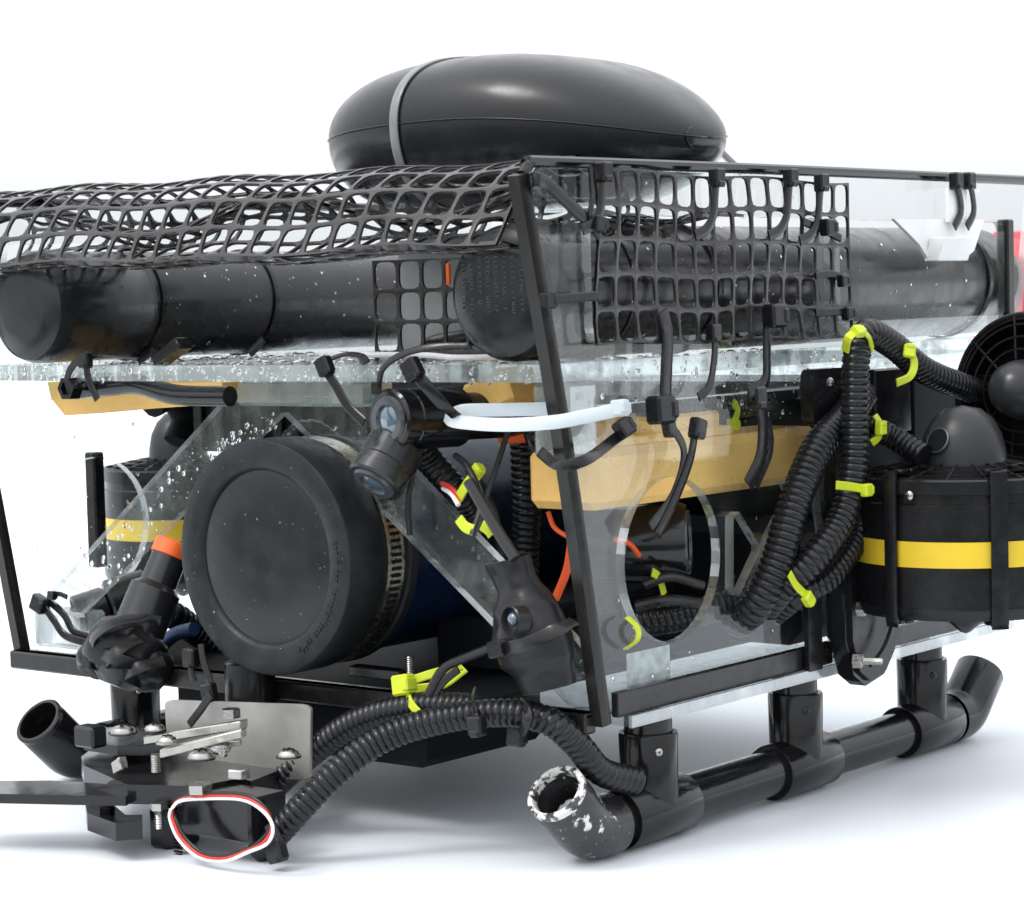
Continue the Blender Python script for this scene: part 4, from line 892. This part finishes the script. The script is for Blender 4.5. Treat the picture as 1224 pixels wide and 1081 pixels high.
tie('small black tie clipped on the left brace edge', [fy(-2.6, (60, 712), (70, 710), (80, 714))], FN, A(62, 712, y=-2.7), .3, hs_=.35, hdir=(1, 0, 0))
tie('black tie over the front sill left of the gripper plate, tail pointing up', [fy(-4.0, (240, 770), (243, 790), (250, 812), (254, 828))], FN, A(250, 828, y=-4.2), .5, hs_=.6, hdir=(.2, 0, -1))
tie('black tie tail lying across the metal plate of the gripper', [fy(-7.8, (252, 830), (240, 848), (226, 866))], FN, None, .5)
tie('black buckle with slots on the front sill under the big cap', [fy(-3.6, (228, 782), (228, 800), (232, 815))], FN, A(228, 786, y=-3.7), .45, hs_=.62, hdir=(0, 0, -1), teeth=True)
tie('black tie holding the long hose to the front sill', [[A(566, 826, y=-1.8), A(563, 842, y=-3.4), A(568, 860, y=-4.6), A(572, 872, y=-4.6)]], FN, A(570, 868, y=-4.8), .6, hs_=.6, hdir=(.1, 0, -1))
tie('toothed black tie round the hose bend right of the sill tie', [[A(622, 840, y=-2.6), A(630, 850, y=-3.9), A(627, 868, y=-4.1), A(618, 882, y=-3.6)]], FN, A(617, 882, y=-3.6), .6, hs_=.58, hdir=(1, 0, 0), teeth=True)
tie('toothed black tie hooked over the front sill by the lime tie', [fy(-2.6, (548, 800), (530, 815), (519, 832), (516, 850))], FN, None, .45, teeth=True)
tie('black tie around the lower end of the long hose by the servo', [fy(-10.6, (322, 985), (328, 998), (336, 1012))], FN, A(330, 1016, y=-10.4), .8, hs_=.72, hdir=(.3, 0, -1))
tie('black tie looped under the left end of the shelf', [fy(-3.6, (84, 470), (80, 452), (88, 436), (100, 430)), fy(-3.8, (102, 432), (106, 455), (116, 478))], FN, A(102, 430, y=-3.8), .5, hs_=.55, hdir=(0, 0, -1))
tie('thin black tie tail lying along the shelf under the left float', [fy(-3.4, (104, 428), (130, 425), (165, 430))], (0, -.3, 1), None, .3)
tie('black forked tie ends below the left float tube', [fy(3, (165, 432), (178, 422), (186, 416)), fy(3, (182, 414), (194, 420), (204, 430))], FN, None, .6)
tie('black tie tail below the far band of the left float tube', [fy(3, (315, 405), (306, 415), (298, 422))], FN, None, .6)
# lime ties
def lime(lab, paths, n_, head, **k): tie(lab, paths, n_, head, k.pop('w', .5), 'tie_lime', hs_=k.pop('hs', .45), **k)
lime('lime tie round the top of the arching hose, highest one', [[A(1010, 420, x=3.9), A(1014, 404, x=4.5), A(1026, 396, x=4.6), A(1038, 402, x=4.6), A(1043, 418, x=4.3)]], lambda p: p-A(1026, 425, x=3.2), A(1026, 396, x=4.7), hdir=(0, 1, 0))
lime('lime tie round the arching hose right of its top', [[A(1088, 420, x=4.9), A(1093, 434, x=5.1), A(1088, 450, x=5.1), A(1072, 458, x=4.8)]], lambda p: p-A(1080, 440, x=4.0), A(1087, 420, x=5.0), hdir=(0, .3, 1))
lime('lime tie with ball head on the short stub beside the hose', [[A(1046, 496, x=4.0), A(1053, 508, x=4.3), A(1051, 522, x=4.3), A(1042, 530, x=4.0)]], SN, A(1053, 512, x=4.5), hdir=(0, 0, 1))
lime('lime tie level across the arching hose beside the thruster', [sx(4.75, (1000, 580), (1018, 582), (1040, 586))], lambda p: V((1, .0, .0))*1.0, A(1036, 586, x=4.9), hdir=(0, 1, 0), w=.5)
lime('lime tie binding the lower hoses together under the thruster bracket', [sx(3.2, (944, 686), (952, 700), (964, 712), (972, 720))], SN, A(966, 716, x=3.3), hdir=(0, 1, -1), w=.5)
lime('lime tie on the hose above the foam block', [sx(-2.1, (876, 480), (882, 490), (878, 503), (872, 510))], SN, A(876, 508, x=-2.0), hdir=(0, 1, 0))
lime('lime tie inside the round hole on the inner cables', [sx(-3, (780, 684), (788, 690), (792, 702), (794, 710))], SN, None)
lime('lime tie seen through the acrylic left of the round hole', [fy(2.5, (750, 738), (762, 750), (762, 765), (748, 776))], SN, None, w=.45)
lime('lime tie on the cables behind the diagonal brace', [[A(545, 600, y=-.6), A(556, 582, y=-1.2), A(568, 566, y=-1.4)]], FN, A(570, 564, y=-1.4), hdir=(1, 0, 1), w=.6)
lime('lime tie end showing beside the black cable on the brace', [fy(-3.4, (548, 620), (556, 630), (566, 634)), fy(-2.2, (576, 628), (584, 634), (588, 640))], FN, None, w=.6)
lime('large lime tie with square head hooked on the front sill', [[A(480, 818, y=-2.4), A(515, 806, y=-2.0), A(552, 796, y=-.5)], [A(484, 820, y=-2.4), A(490, 840, y=-3.2), A(505, 858, y=-4.3)], [A(495, 824, y=-1.4), A(530, 818, y=-.6), A(556, 800, y=.6)]], FN, A(482, 819, y=-2.7), hs=.72, w=.5, hdir=(1, 0, .2))
bt = thing('bolt', A(490, 808, y=-.6), 'steel bolt and nut standing on the front sill behind the large lime tie', 'bolt')
c = A(490, 806, y=-.6); build('thread', MB().lathe([(h*.06, .2 if h % 2 else .25) for h in range(18)], c, (0, 0, 1), 14), 'steel', bt); build('nut', MB().lathe([(-.4, .42), (.05, .42)], c, (0, 0, 1), 6), 'steel', bt)
mb = MB().obox(A(452, 804, y=.8), V((1.6, .4, -.1)), V((-.1, .5, 0)), V((0, 0, .3))); tag(build('wire_lug', mb, 'plastic_gloss'), 'ribbed wire crimp lying on the front sill left of the bolt', 'connector')
# bow cord behind the oval float
mb = MB().tube(spline([A(845, 165, y=34), A(860, 180, y=33), A(885, 205, y=30)], .5), .25, 8); tag(build('elastic_cord', mb, 'tie_black'), 'black cord running down from the right end of the oval float', 'cord')
# red drum behind
rd = thing('dry_bag', (-40, 150, -60), 'out of focus bright red bag standing far behind at the right edge', 'bag')
c = A(1196, 338, y=150); build('bag_body', MB().lathe([(0, 4), (1, 5), (5, 5.2), (8, 4.9), (9.5, 3.5), (10, 2)], V((c.x+1.5, 150, c.z-5)), (.1, 0, 1), 30, wob=.03), 'red_bag', rd); build('rolled_top', MB().obox(V((c.x+2.5, 150, c.z+5.2)), V((3, 0, 0)), V((0, .8, 0)), V((0, 0, .6))), 'red_bag', rd)

# ------------------------------------------------------------------ water drops
def drops(gen, count, rmin, rmax, parent, el=1.0):
    m = MB()
    for _ in range(count):
        r = gen()
        if r is None: continue
        p, n = r; p = V(p); n = V(n).normalized(); q = rnd.random()**3; r_ = rmin+(rmax-rmin)*q
        a = n.cross(V((.31, .2, .9))).normalized(); b = n.cross(a); P = [p+n*r_*.55]; st = 1+rnd.random()*.5*el
        for h, rr_ in ((.45, .5), (.28, .85), (-.04, 1)):
            for k in range(7):
                t = 2*math.pi*k/7+.3; P.append(p+n*r_*h+(a*math.cos(t)+b*math.sin(t)*st)*r_*rr_)
        fs = [(0, 1+k, 1+(k+1) % 7) for k in range(7)]+[(1+7*j+k, 8+7*j+k, 8+7*j+(k+1) % 7, 1+7*j+(k+1) % 7) for j in range(2) for k in range(7)]+[tuple(15+k for k in range(7))[::-1]]
        m.add(P, fs)
    build('water_drops', m, 'water', parent, smooth=70, kind='stuff')
def on_front(poly):
    def g():
        for _ in range(60):
            k = rnd.random()*(len(poly)-1); i = int(k); a_, b_ = poly[i], poly[i+1]; t = k-i
            u = a_[0]+(b_[0]-a_[0])*t; v = a_[1]+(b_[1]-a_[1])*t
            n_ = V((-(b_[1]-a_[1]), (b_[0]-a_[0]))).normalized()*rnd.uniform(-a_[2], a_[2])
            return A(u+n_.x, v+n_.y, y=.47), (0, -1, 0)
    return g
drops(on_front([(330, 500, 10), (250, 545, 22), (150, 650, 24), (100, 700, 24)]), 200, .03, .19, fr)
drops(on_front([(400, 500, 16), (440, 540, 20), (560, 660, 26), (660, 770, 26), (700, 810, 14)]), 110, .03, .17, fr)
def on_side():
    y, z = rnd.uniform(0, 43), rnd.uniform(.8, 28.5)
    if (y-6.75)**2+(z-7.55)**2 < 26 or (19.2 < z < 27): return None
    return (.03, y, z), (1, 0, 0)
drops(on_side, 420, .025, .12, fr)
def on_shelf(): return (rnd.uniform(-47, -1), -3.05, rnd.uniform(zs0, zs1)), (0, -1, 0)
drops(on_shelf, 240, .05, .2, fr)
def on_shelf_side(): return (.04, rnd.uniform(0, 44), rnd.choice((rnd.uniform(15.8, 18.6), rnd.uniform(14, 18.8)))), (1, 0, 0)
drops(on_shelf_side, 300, .03, .17, fr)
def on_shelf_top(): return (rnd.uniform(-47, -1), rnd.uniform(-2.8, 20), zs1+.02), (0, 0, 1)
drops(on_shelf_top, 800, .06, .28, fr)
for cx, cz, Rr, par in ((-4.1, 22.5, 3.68, RT), (-42, 22.35, 3.5, LT)):
    def g(cx=cx, cz=cz, Rr=Rr):
        t = math.radians(rnd.uniform(-60, 120)); n_ = V((math.cos(t), 0, math.sin(t))); return V((cx, rnd.uniform(-1, 48 if cx > -20 else 28), cz))+n_*Rr*(.995), n_
    drops(g, 150, .03, .12, par)
def g():
    return oval(rnd.uniform(-2.9, .6), rnd.uniform(-.9, .2)), (rnd.uniform(-.2, 1), -1, 0)
def g2():
    t = rnd.uniform(0, 6.28); q = rnd.uniform(.1, 1)**.5*R*.95
    return (cc0.x+q*math.cos(t), cy0-.01 if q > R*.76 else cy0+.2, cc0.z+q*math.sin(t)), (0, -1, 0)
drops(g2, 60, .03, .07, cn)
def g3(): return (rnd.uniform(-48.3, -30), .2+rnd.uniform(0, 12), rnd.uniform(0, 26)), (0, -1, 0)
def g4(): return (-W_+.64, rnd.uniform(1, 40), rnd.uniform(1, 16)), (1, 0, 0)
drops(g4, 160, .05, .2, fr)
